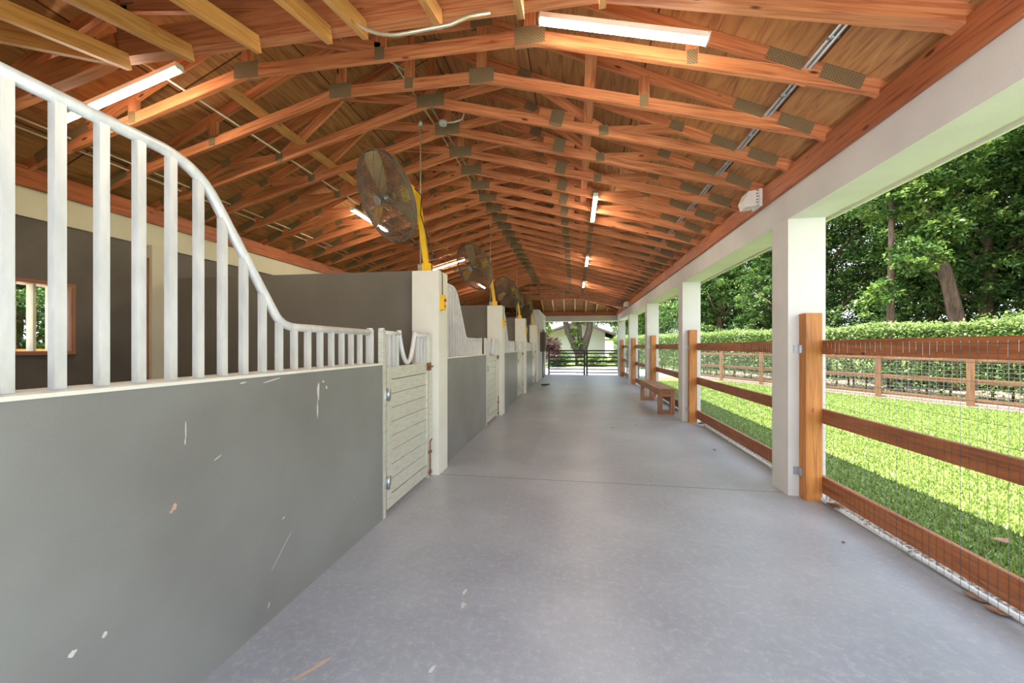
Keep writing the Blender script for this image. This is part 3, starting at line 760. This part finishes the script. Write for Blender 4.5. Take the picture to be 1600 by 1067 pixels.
# long braces on the bottom chords
for x, ya, lab in ((-2.96, 2.30, 'long pale brace board running over the left bottom chords'), (.12, 2.30, 'long brace board running over the right bottom chords')):
    z = bc_bot(x) + CD + .026
    tag(MB().board((x, T1 + .6, z), (x, YT - .6, z), CD * .95, TH, up=(BCS * (1 if x > XM else -1), 0, 1)).build('long_brace', M['jack'] if x < XM else M['truss'], origin=(x, 9, z)), lab, 'brace')

# ---------------------------------------------------------------- conduits in the roof
def conduit(name, pts, r, mat, label):
    o = MB().tube(pts, r, 8).build(name, mat, origin=pts[0]); return tag(o, label, 'conduit')
za = bc_bot(1.48) + CD + .014
t = thing('roof_conduit', (1.48, 2.5, za), 'pair of shiny steel conduits running over the right truss ends', 'conduit')
for dx in (0, .03):
    MB().tube([(1.47 + dx, 2.3, za - dx * BCS), (1.47 + dx, YT, za - dx * BCS)], .011, 8).build('conduit_run', M['steel'], t)
for i in range(12):
    y = T1 + SP * (i + .5); MB().tube([(1.455, y, za), (1.52, y, za)], .015, 6).build('coupling', M['steel'], t)
def bcz(x): return bc_bot(x) + CD + .012
conduit('roof_conduit', [(-3.22, 2.5, bcz(-3.22)), (-3.22, 15, bcz(-3.22))], .009, M['conduit'], 'single thin conduit beside the left brace board')
conduit('roof_conduit', [(-4.38, 1.9, bcz(-4.38)), (-4.38, 15.5, bcz(-4.38))], .009, M['conduit'], 'upper of the two thin conduits low on the left roof slope')
conduit('roof_conduit', [(-4.50, 1.9, bcz(-4.50)), (-4.50, 15.5, bcz(-4.50))], .009, M['conduit'], 'lower of the two thin conduits low on the left roof slope')
zc_ = BCZ + CD + .03
conduit('roof_conduit', [(-1.80, 2.4, 3.72), (-1.78, 2.9, 3.74), (-1.72, 3.1, 3.86), (-1.60, 3.6, zc_ + .02), (-1.56, 4.3, zc_), (-1.56, 11, zc_)], .010, M['steel'], 'steel conduit with a bend running just left of the ridge line')
conduit('roof_conduit', [(-1.66, 3.3, zc_ + .0), (-1.64, 4.6, zc_), (-1.64, 11, zc_)], .008, M['conduit'], 'thin conduit parallel to the ridge conduit')
conduit('roof_conduit', [(-1.72, 2.10, 3.76), (-1.49, 2.17, 3.50)] + bez((-1.38, 2.17, 3.37), (-1.2, 2.17, 3.17), (-1.0, 2.17, 3.172), 8) + [(-.70, 2.17, 3.19), (-.60, 2.2, 3.25), (-.5, 2.29, 3.33)], .011, M['conduit'], 'bent cream conduit crossing the near doubled truss')
t = thing('junction_box', (-1.46, 4.22, 3.78), 'small round grey junction box with curled conduit under the ridge', 'electrical box')
MB().tube([(-1.43, 4.18, 3.79), (-1.43, 4.18, 3.83)], .042, 14).build('box_body', M['grey_box'], t)
MB().tube([(-1.40, 4.18, 3.81), (-1.30, 4.18, 3.81), (-1.22, 4.18, 3.83), (-1.19, 4.18, 3.90), (-1.22, 4.2, 3.97)], .009, 8).build('curled_conduit', M['grey_box'], t)

# ---------------------------------------------------------------- tube lights
def tube_light(p0, p1, label):
    p0, p1 = Vector(p0), Vector(p1); t = thing('tube_light', (p0 + p1) / 2, label, 'light', 'strip lights under the trusses')
    up = Vector((0, 0, 1))
    MB().board(p0 + up * .026, p1 + up * .026, .06, .034).build('housing', M['plastic'], t, bevel=.005)
    MB().board(p0, p1, .04, .017).build('diffuser', M['tube'], t, bevel=.004)
    d = (p1 - p0).normalized()
    for e, s in ((p0, -1), (p1, 1)): MB().board(e + d * s * .002 + up * .018, e + d * s * .012 + up * .018, .062, .052).build('end_cap', M['plastic'], t)
tube_light((-4.02, 2.54, 3.135), (-2.92, 2.54, 3.43), 'bright strip light across the left roof slope behind the stall bars')
tube_light((-.217, 2.55, 3.45), (.78, 2.55, 3.20), 'large bright strip light nearest the camera, right of the ridge')
tube_light((-3.22, 5.38, 3.36), (-3.22, 6.45, 3.36), 'strip light seen left of the nearest barn fan')
tube_light((.27, 5.42, 3.37), (.27, 6.50, 3.37), 'nearest lengthwise strip light on the right slope')
tube_light((-3.75, 9.5, 3.20), (-2.70, 9.5, 3.50), 'crosswise strip light between the first two fans')
tube_light((.27, 9.05, 3.37), (.27, 10.1, 3.37), 'second lengthwise strip light on the right slope')
tube_light((-3.1, 12.5, 3.38), (-3.1, 13.5, 3.38), 'small strip light seen below the second fan')
tube_light((.27, 12.6, 3.37), (.27, 13.7, 3.37), 'farthest lengthwise strip light on the right slope')

# ---------------------------------------------------------------- emergency lights on the right plate
def siren(y, label):
    t = thing('alarm_unit', (XR - .04, y, 2.92), label, 'alarm')
    x = XR - .037; z = 2.90
    MB().box(x - .03, x, y - .09, y + .09, z - .09, z + .09).build('back_plate', M['plastic'], t, bevel=.02)
    for i in range(5):
        zz = z - .06 + i * .03; MB().box(x - .055, x - .03, y - .075, y + .075, zz - .006, zz + .006).build('fin', M['plastic'], t)
    MB().prism([(x - .055, y - .08, z - .08), (x - .055, y - .08, z + .08), (x - .13, y - .08, z + .07), (x - .17, y - .08, z - .02), (x - .15, y - .08, z - .09)][::-1], (0, .16, 0)).build('body', M['plastic'], t, bevel=.012)
siren(4.52, 'white louvred plastic alarm box on the wood plate above the first column')
siren(14.9, 'small white box on the plate near the far end of the right beam')
o = MB().tube([(2.05, Y1 - .35, 2.5), (1.90, Y1 - .4, 2.42), (1.90, Y1 - .4, .2)], .018, 8).build('corner_conduit', M['grey_box'], origin=(1.9, Y1 - .4, 0)); tag(o, 'grey conduit running down the white far corner column', 'conduit')

# ---------------------------------------------------------------- far black gate
def leaf_gate(xa, xb, label):
    y = Y1 + .75
    t = thing('metal_gate', ((xa + xb) / 2, y, 0), label, 'gate', 'black double gate')
    for x in (xa, xb - .06): MB().box(x - .01, x + .08, y, y + .05, -.035, 1.18).build('stile', M['black'], t)
    for z, hh in ((1.12, .07), (.99, .07), (.80, .07), (.60, .09), (.40, .06), (.22, .06), (.06, .06)):
        MB().box(xa + .06, xb - .06, y + .005, y + .045, z, z + hh).build('bar', M['black'], t)
leaf_gate(-1.33, .46, 'left leaf of the black barred gate closing the far end')
leaf_gate(.52, 2.19, 'right leaf of the black barred gate closing the far end')
t = thing('side_gate', (2.4, 18.2, 0), 'narrow black barred fence seen right of the far corner column', 'gate')
for i in range(7): MB().box(2.26, 2.75, 18.30, 18.34, .1 + i * .17, .15 + i * .17).build('bar', M['black'], t)
for x in (2.25, 2.75): MB().box(x, x + .05, 18.29, 18.35, -.05, 1.2).build('stile', M['black'], t)

# ---------------------------------------------------------------- far paddock fence
A = Vector((5.2, 19.4, -.07)); B = Vector((9.9, 9.4, -.07)); D = (B - A).normalized(); Lf = (B - A).length + 5
t = thing('paddock_fence', tuple((A + B) / 2), 'brown post and rail fence with wire mesh across the lawn before the hedge', 'fence')
n = int(Lf / 1.87)
for i in range(n + 1):
    p = A + D * 1.87 * i
    MB().board(p, p + Vector((0, 0, 1.22)), .1, .1, up=(0, 1, 0)).build('fence_post', M['far_fence'], t)
side = Vector((D.y, -D.x, 0)) * -.07
for z in (1.12, .62, .16):
    MB().board(A + side + Vector((0, 0, z)), A + side + D * 1.87 * n + Vector((0, 0, z)), .03, .10).build('fence_rail', M['far_fence'], t)
mb = MB(); nn = int(1.87 * n / .085)
for i in range(nn):
    p = A + side * .6 + D * (1.87 * n) * i / nn; mb.tube([p + Vector((0, 0, .05)), p + Vector((0, 0, 1.2))], .003, 3, caps=False, smooth=False)
for i in range(12):
    z = .08 + i * .095; mb.tube([A + side * .6 + Vector((0, 0, z)), A + side * .6 + D * 1.87 * n + Vector((0, 0, z))], .003, 3, caps=False, smooth=False)
mb.build('wire_mesh', M['wire'], t)
# mulch bed between far fence and hedge
nrm = Vector((D.y, -D.x, 0)) * -1
nrm = nrm if nrm.x > 0 else -nrm
mb = MB(); mb.prism([A - D * 3 + nrm * -.1 + Vector((0, 0, 0)), A + D * (Lf + 2) + nrm * -.1, A + D * (Lf + 2) + nrm * 9, A - D * 3 + nrm * 9][::-1], (0, 0, .03))
struct('mulch_bed', mb, M['mulch'])

# ---------------------------------------------------------------- foliage
def leaves_mesh(name, pts, size, mat, tint, tilt=.9, lod=1):
    """One mesh of small folded leaves at pts (N,3)."""
    N = len(pts)
    az = rng.uniform(0, 2 * np.pi, N); el = rng.normal(-.1, tilt * .6, N)
    d = np.stack([np.cos(az) * np.cos(el), np.sin(az) * np.cos(el), np.sin(el)], 1)
    ref = rng.normal(0, 1, (N, 3)) * .45 + np.array([0, 0, 1.0]); s = np.cross(d, ref); s /= np.linalg.norm(s, axis=1)[:, None] + 1e-9
    up = np.cross(s, d); L = (size * rng.uniform(.65, 1.25, N))[:, None]; Wd = L * .24
    p = np.asarray(pts)
    v = np.stack([p, p + d * L * .45 + s * Wd + up * L * .06, p + d * L - up * L * .08, p + d * L * .45 - s * Wd + up * L * .06], 1).reshape(-1, 3)
    me = bpy.data.meshes.new(name)
    me.vertices.add(4 * N); me.vertices.foreach_set('co', v.astype(np.float32).ravel())
    me.loops.add(4 * N); me.loops.foreach_set('vertex_index', np.arange(4 * N, dtype=np.int32))
    me.polygons.add(N); me.polygons.foreach_set('loop_start', np.arange(0, 4 * N, 4, dtype=np.int32))
    me.update(calc_edges=True)
    at = me.attributes.new('tint', 'FLOAT', 'FACE'); at.data.foreach_set('value', np.clip(tint, 0, 1).astype(np.float32))
    me.materials.append(mat)
    return me

def crown_points(blobs, n, shell=.55):
    out = []; tn = []
    vol = np.array([b[3] ** 2 for b in blobs]); vol = vol / vol.sum()
    for (x, y, z, r), f in zip(blobs, vol):
        k = int(n * f); nt = max(4, int(k / 26))     # twigs, each carrying a tuft of leaves
        d = rng.normal(0, 1, (nt, 3)); d /= np.linalg.norm(d, axis=1)[:, None]
        rad = r * (shell + (1 - shell) * rng.random(nt) ** .5) * rng.uniform(.85, 1.15, nt)
        c = d * rad[:, None] * np.array([1, 1, .8]) + np.array([x, y, z]); tt = rng.normal(.45, .18, nt)
        idx = rng.integers(0, nt, k)
        out.append(c[idx] + rng.normal(0, .13 * max(.6, r / 1.4), (k, 3)) * np.array([1, 1, .5])); tn.append(tt[idx] + rng.normal(0, .12, k))
    return np.concatenate(out), np.concatenate(tn)

def tree_proto(seed, hgt, spread, nblob, nleaf, leaf, base=1.6, lean=0):
    r = random.Random(seed); bl = []
    tp = MB(); trunk = [Vector((0, 0, -.1))]
    for i in range(1, 8): trunk.append(Vector((lean * i / 7 * hgt * .6 + r.uniform(-.08, .08), r.uniform(-.08, .08) + lean * .3 * i, hgt * .78 * i / 7)))
    tp.tube(trunk, [.24 - .027 * i for i in range(8)], 10)
    for i in range(nblob):
        z = base + (hgt - base) * r.random(); f = 1 - abs((z - base) / (hgt - base) - .35) * .75
        a = r.uniform(0, 6.283); rad = spread * f * r.uniform(.25, 1)
        b = (math.cos(a) * rad, math.sin(a) * rad, z, r.uniform(.8, 1.5)); bl.append(b)
        if i % 2 == 0:
            k = min(6, max(1, int(z / (hgt * .78) * 7 * .7))); s_ = trunk[k]; e = Vector(b[:3]); mid = (s_ + e) / 2 + Vector((0, 0, -.2))
            tp.tube([s_, mid, e], [.09, .06, .025], 6)
    pts, tn = crown_points(bl, nleaf)
    return tp, leaves_mesh('foliage', pts, leaf, M['leaf'], tn)
def place_tree(proto, loc, rot, sc, label, group=None, name='leafy_tree'):
    tp_me, fo_me = proto
    t = thing(name, loc, label, 'tree', group); t.rotation_euler = (0, 0, rot); t.scale = (sc, sc, sc)
    a = bpy.data.objects.new('trunk', tp_me); b = bpy.data.objects.new('foliage', fo_me)
    for o in (a, b): C.objects.link(o); o.parent = t
    return t
def mesh_of(mb, mat):
    o = mb.build('trunk', mat); me = o.data; bpy.data.objects.remove(o); return me
protos = []
for sd_, hg, spd, nb, nl, lf, bs, ln_ in ((1, 9.5, 3.0, 38, 50000, .145, .7, .05), (2, 8.0, 2.8, 34, 44000, .145, .5, -.06), (3, 10.5, 3.2, 40, 52000, .15, 1.0, .12)):
    tp, fo = tree_proto(sd_, hg, spd, nb, nl, lf, bs, ln_); protos.append((mesh_of(tp, M['bark']), fo))
def along(s, off): p = A + D * s + nrm * (off + 1.9); return (p.x, p.y, -.07)
tl = [(-16, 7.5, 0), (-12, 4.6, 1), (-8.5, 6.2, 2), (-5, 4.4, 0), (-1.8, 6.0, 1), (1.4, 4.6, 2), (4.2, 6.4, 0), (6.8, 4.4, 1), (9.0, 6.0, 2), (11.0, 4.0, 0), (13.2, 5.6, 1), (15.6, 4.2, 2), (18.0, 5.8, 0),
      (-13, 11, 2), (-6, 11, 1), (0, 10.5, 0), (5, 11, 2), (10, 10.5, 1), (15, 10.5, 0), (20, 9.5, 2)]
for i, (s, off, pr) in enumerate(tl):
    place_tree(protos[pr], along(s, off), i * 1.9, random.uniform(.92, 1.12),
               '%s tree from the far end in the %s row behind the hedge' % (ORD[i if i < 13 else i - 13], 'front' if i < 13 else 'back'), 'trees behind the hedge')
# bare leaning trunks showing between the hedge and the crowns
def bare(label, pts, r0, crown):
    o = Vector(pts[0]); t = thing('leaning_tree', pts[0], label, 'tree')
    n_ = len(pts); MB().tube(pts, [r0 * (1 - .5 * i / (n_ - 1)) for i in range(n_)], 10).build('trunk', M['bark'], t)
    p_, tn_ = crown_points(crown, 9000); fo = bpy.data.objects.new('foliage', leaves_mesh('foliage', p_, .16, M['leaf'], tn_ + .1)); C.objects.link(fo); fo.parent = t
bare('tree with bare brown trunk leaning left behind the hedge at right', [(12.5, 15, -.1), (12.29, 15, 1.9), (11.9, 15, 3.7), (11.3, 15, 5.6), (10.9, 15, 7.4)], .23, [(-1.2, 0, 7.2, 1.3), (-.4, -1, 8.2, 1.2), (.8, .4, 7.6, 1.2)])
bare('thin secondary trunk leaning beside the bare brown trunk', [(11.98, 14.8, -.1), (11.93, 14.8, 2.0), (11.75, 14.8, 3.0), (11.6, 14.8, 4.4)], .11, [(-.6, 0, 5.2, .7), (.2, .4, 5.8, .7)])
bare('straight dark trunk behind the hedge right of the nearest column', [(10.5, 15.2, -.1), (10.45, 15.2, 2.2), (10.4, 15.1, 4.0), (10.4, 15.1, 6.4)], .13, [(0, 0, 6.6, 1.2), (.9, .5, 7.2, 1), (.1, -.8, 4.3, .7), (-.6, -.5, 3.2, .5)])
# far-end tree with forked trunk in front of the pale house
t = thing('forked_tree', (.35, 29.5, -.07), 'forked dark-trunked tree beyond the far gate in front of the pale house', 'tree')
tk = MB()
for pth, r0 in (([(0, 0, 0), (-.1, 0, .9), (-.9, 0, 2.6), (-1.4, 0, 4.6)], .26), ([(0.1, 0, 0), (.15, 0, 1.0), (.65, 0, 2.7), (.9, 0, 4.9)], .27), ([(0, .1, .1), (0, .1, 1.6), (-.1, 0, 3.4), (-.3, 0, 5)], .18)):
    r0 *= 1.15; tk.tube([Vector(p) + Vector((.35, 29.5, -.1)) for p in pth], [r0 * 1.25, r0, r0 * .8, r0 * .55], 10)
M['bark_dark'] = noisy('dark_bark', [(.3, (.03, .022, .016)), (.7, (.12, .085, .06))], 6, .9, stretch=(3, 3, .6), bump=.8, bscale=14)
tk.build('trunk', M['bark_dark'], t)
bl = [(-2.6, -.3, 3.35, .6), (-4.0, 0, 3.3, .6), (2.3, -.3, 3.35, .6), (3.3, 0, 3.2, .6), (-3.2, 0, 3.8, .9), (-1.8, 0, 4.2, 1.3), (0, .4, 4.6, 1.5), (1.7, 0, 4.1, 1.2), (3.0, 0, 3.7, .9), (-.2, -.2, 3.5, .6), (4.2, 0, 3.9, .8), (-.1, 0, 1.6, .5), (-.5, 0, 2.4, .4)]
pts, tn = crown_points(bl, 24000); fo = bpy.data.objects.new('foliage', leaves_mesh('foliage', pts, .2, M['leaf'], tn + .15)); C.objects.link(fo); fo.parent = t
def shrub(loc, r, h, n, leaf, mat, label, name='shrub'):
    t = thing(name, loc, label, 'shrub')
    st = MB()
    for k in range(5):
        a = k * 1.3; st.tube([(loc[0], loc[1], loc[2]), (loc[0] + math.cos(a) * r * .5, loc[1] + math.sin(a) * r * .5, loc[2] + h * .7)], [.03, .012], 5)
    st.build('stems', M['bark'], t)
    bl = [(random.uniform(-r, r) * .6, random.uniform(-r, r) * .6, h * random.uniform(.35, .85), r * random.uniform(.35, .6)) for _ in range(7)]
    pts, tn = crown_points(bl, n, .3); fo = bpy.data.objects.new('foliage', leaves_mesh('foliage', pts, leaf, mat, tn)); C.objects.link(fo); fo.parent = t
M['red_leaves'] = leafmat('red_foliage', (.04, .02, .02), (.10, .035, .035), (.14, .18, .08))
shrub((-2.1, 26.5, -.07), 1.1, 2.6, 6000, .14, M['red_leaves'], 'reddish leafy shrub beyond the far gate at the left')
shrub((1.0, 28.6, -.07), 1.2, .75, 4000, .14, M['hedge'], 'low green shrub under the forked tree')
shrub((-1.2, 28.4, -.07), 1.2, .8, 4000, .14, M['leaf'], 'low dark shrub left of the forked tree')
shrub((3.0, 30.0, -.07), .5, 1.1, 1500, .16, M['shrub'], 'small yellow-green plant right of the forked tree')
shrub((-2.9, 31.0, -.07), 1.2, 3.4, 6000, .16, M['shrub'], 'tall bright green shrub at the left of the pale house')

# hedge
def hedge():
    s0, s1 = -9, Lf + 3; hw, hh = .55, 2.02
    t = thing('clipped_hedge', tuple(A + D * 5 + nrm * 1.9), 'long clipped green hedge behind the paddock fence', 'hedge')
    N = 90000
    s = rng.uniform(s0, s1, N); o = rng.uniform(-hw, hw, N); z = hh * rng.random(N) ** .8
    k = rng.random(N)
    top = k < .30; z[top] = hh + rng.normal(0, .05, top.sum()) + .05 * np.sin(s[top] * 2.1)
    front = (k >= .30) & (k < .85); o[front] = -hw + rng.normal(0, .06, front.sum())
    # leaves thin out near the ground
    keep = ~((z < .45) & (rng.random(N) < .55)); s, o, z = s[keep], o[keep], z[keep]
    base = np.array(A)[None] + s[:, None] * np.array(D)[None] + (o + 1.9)[:, None] * np.array(nrm)[None]; base[:, 2] = z - .05
    base -= np.array(t.location)[None]
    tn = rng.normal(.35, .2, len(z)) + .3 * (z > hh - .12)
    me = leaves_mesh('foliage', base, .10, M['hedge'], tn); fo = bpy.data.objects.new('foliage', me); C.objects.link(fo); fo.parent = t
    st = MB()
    q = s0
    while q < s1:
        p = A + D * q + nrm * (1.9 + random.uniform(-.2, .2)); st.tube([p, p + Vector((random.uniform(-.1, .1), random.uniform(-.1, .1), 1.5))], [.03, .015], 5); q += .35
    st.build('stems', M['bark'], t)
hedge()

# grass blades, denser close to the fence
def grass():
    N = 260000
    y = 1.2 + 16 * rng.random(N) ** 1.5; x = 2.45 + rng.random(N) * 7.0 * np.clip(.35 + y / 9, 0, 1)
    h = rng.uniform(.02, .05, N); az = rng.uniform(0, 6.283, N); wd = rng.uniform(.003, .006, N) * (1 + y / 9)
    b = np.stack([x, y, np.full(N, -.072)], 1); s = np.stack([np.cos(az), np.sin(az), np.zeros(N)], 1) * wd[:, None]
    tip = b + np.stack([rng.normal(0, .016, N), rng.normal(0, .016, N), h], 1)
    v = np.stack([b - s, b + s, tip], 1).reshape(-1, 3)
    me = bpy.data.meshes.new('grass_blades'); me.vertices.add(3 * N); me.vertices.foreach_set('co', v.astype(np.float32).ravel())
    me.loops.add(3 * N); me.loops.foreach_set('vertex_index', np.arange(3 * N, dtype=np.int32))
    me.polygons.add(N); me.polygons.foreach_set('loop_start', np.arange(0, 3 * N, 3, dtype=np.int32)); me.update(calc_edges=True)
    at = me.attributes.new('tint', 'FLOAT', 'FACE'); at.data.foreach_set('value', np.clip(rng.normal(.45, .22, N), 0, 1).astype(np.float32))
    me.materials.append(M['blade_grass']); o = bpy.data.objects.new('lawn_grass', me); C.objects.link(o)
    tag(o, 'short green mown grass on the lawn right of the barn', 'grass', kind='stuff')
grass()

# ---------------------------------------------------------------- house and white building beyond the far gate
t = thing('pale_house', (.3, 34, -.07), 'pale green gabled house beyond the far gate behind the forked tree', 'house')
MB().prism([(-3.3, 34, -.07), (2.45, 34, -.07), (2.45, 34, 2.55), (.25, 34, 3.35), (-3.3, 34, 2.1)][::-1], (0, 8, 0)).build('gable_wall', M['house'], t)
for s, xe, ze in ((-1, -3.9, 2.0), (1, 3.75, 2.12)):
    mb = MB(); mb.board((.25, 37.5, 3.46), (xe, 37.5, ze), 8.6, .16, up=(0, 0, 1)); mb.build('roof_slope', M['roof'], t)
MB().box(2.46, 3.5, 34.3, 41, 1.95, 2.0).build('soffit', M['cream'], t)
t = thing('white_building', (6.5, 52, 0), 'white low building seen far right behind the far gate', 'building')
MB().box(4.0, 9.0, 50, 56, -.07, 2.1).build('wall', M['plastic'], t); MB().box(3.8, 9.2, 49.8, 56.2, 2.1, 2.25).build('roof', M['plastic'], t)
MB().box(5.7, 6.3, 49.97, 50, 1.55, 1.95).build('window', M['glass_dark'], t)

# ---------------------------------------------------------------- outside the left windows
t = thing('plank_fence', (-14, 9, 0), 'brown plank fence seen low through the barred stall window', 'fence')
for i in range(60): MB().box(-14.03, -14.0, 1 + i * .28, 1.265 + i * .28, -.07, 1.30).build('plank', M['post'], t)
struct('left_drive', MB().box(-12, -6.2, -8, 27, -.2, -.04), M['drive'])
for i, (x, y, pr) in enumerate(((-18, 6, 1), (-18.5, 10.5, 0), (-18, 15, 1), (-23, 20, 1), (-24, 2, 0), (-24, 9, 1), (-24, 13, 0))):
    place_tree(protos[pr], (x, y, -.07), i * 2.3, 1.0, '%s tree beyond the plank fence outside the stall window' % ORD[i], 'trees left of the barn')
shrub((-15.6, 11.2, -.07), 1.4, 3.0, 5000, .22, M['shrub'], 'bright yellow-green shrub seen through the stall window')
for i, (x, y, pr) in enumerate(((-9, 44, 0), (8, 62, 1), (-14, 38, 2), (13, 47, 2), (20, 40, 0), (1, 66, 1))):
    place_tree(protos[pr], (x, y, -.07), i * 1.3, 1.0, '%s distant tree beyond the far gate' % ORD[i], 'distant trees beyond the gate')

# ---------------------------------------------------------------- dry leaves and droppings on the floor
def dry_leaf(x, y, z, s, rot, label, mat='dry_leaf', curl=.3):
    mb = MB(); n = 9; top = []; 
    pts = []
    for i in range(n + 1):
        u = i / n; wdt = math.sin(math.pi * u) ** .8 * .32 * (1 + .2 * math.sin(i * 2.3)); c = curl * (u - .5) ** 2 * s + .004
        a = Vector(((u - .5) * s, wdt * s, c + .15 * s * wdt)); m_ = Vector(((u - .5) * s, 0, c)); b = Vector(((u - .5) * s, -wdt * s, c + .15 * s * wdt)); pts.append((a, m_, b))
    R = Matrix.Rotation(rot, 4, 'Z')
    for (a, m_, b), (a2, m2, b2) in zip(pts, pts[1:]):
        for q in ((a, m_, m2, a2), (m_, b, b2, m2)):
            P = [R @ p + Vector((x, y, z)) for p in q]; mb.quad(P[::-1], [(0, 0)] * 4, True); mb.quad([p + Vector((0, 0, .0015)) for p in P], [(0, 0)] * 4, True)
    mb.tube([R @ pts[0][1] + Vector((x, y, z)), R @ (pts[0][1] + Vector((-.25 * s, 0, .01))) + Vector((x, y, z))], .0015, 4)
    tag(mb.build('dry_leaf', M[mat], origin=(x, y, z)), label, 'leaf', 'dry leaves')
def fp(u, v):
    x = (u - 800) / F; z = (VY - v) / F; tt = -H / z; return (-math.sin(yaw) + x * math.cos(yaw)) * tt, (math.cos(yaw) + x * math.sin(yaw)) * tt
for (u, v, s, r, lab) in ((1530, 937, .13, 2.3, 'large brown dry leaf against the white pipe at lower right'), (1562, 958, .12, 2.2, 'brown curled leaf nearest the lower right corner by the pipe'),
    (1318, 848, .03, .5, 'tiny tan leaf fragment on the floor below the nearest gate'), (958, 669, .06, .2, 'dark leaf lying mid aisle before the second column'), (1117, 703, .05, .6, 'small brown leaf left of the first gate bay'),
    (993, 664, .05, 1.2, 'tiny dark leaf left of the bench on the floor'), (973, 632, .05, .2, 'small leaf near the bench on the aisle floor'), (897, 618, .07, .4, 'pair of small leaves in the middle of the far aisle'),
    (1340, 797, .03, .1, 'tiny brown crumb near the rusty plate'), (865, 619, .05, 1.1, 'small leaf in the far aisle left of centre')):
    x, y = fp(u, v); dry_leaf(x, y, .0, s, r, lab)
x, y = fp(1539, 838); dry_leaf(x + .1, y, -.03, .12, .3, 'tan dry leaf lying on the shaded grass at right', curl=.5)
x, y = fp(851, 603)
mb = MB()
for k in range(9):
    a = k * 2.4; r = .04 + .012 * k; c = Vector((x + math.cos(a) * r, y + math.sin(a) * r, .03 + .012 * (k % 3)))
    mb.tube([c + Vector((-.04, 0, 0)), c, c + Vector((.04, 0, 0))], [.008, .035, .008], 7)
tag(mb.build('debris_clump', M['dark_brown'], origin=(x, y, 0)), 'dark clump of debris on the floor beside the fourth stall', 'debris')
# pale worn spots in the floor paint, part of the floor
fl = bpy.data.objects['floor']
mb = MB()
def fblob(u, v, ru, rv, rot, seed):
    x, y = fp(u, v); rr = random.Random(seed); pts = []
    for i in range(12):
        a = 2 * math.pi * i / 12; q = rr.uniform(.55, 1.1); px, py = ru * q * math.cos(a), rv * q * math.sin(a)
        pts.append((x + px * math.cos(rot) - py * math.sin(rot), y + px * math.sin(rot) + py * math.cos(rot), .0003))
    mb.prism(pts, (0, 0, .0006))
fblob(726, 925, .010, .035, -.1, 1); fblob(724, 945, .014, .03, .1, 2); fblob(676, 1045, .01, .03, -.2, 4)
mb.build('worn_paint', M['chip'], fl)
mb = MB(); fblob(488, 1045, .012, .085, -.55, 5); mb.build('worn_patch', M['pink_chip'], fl)
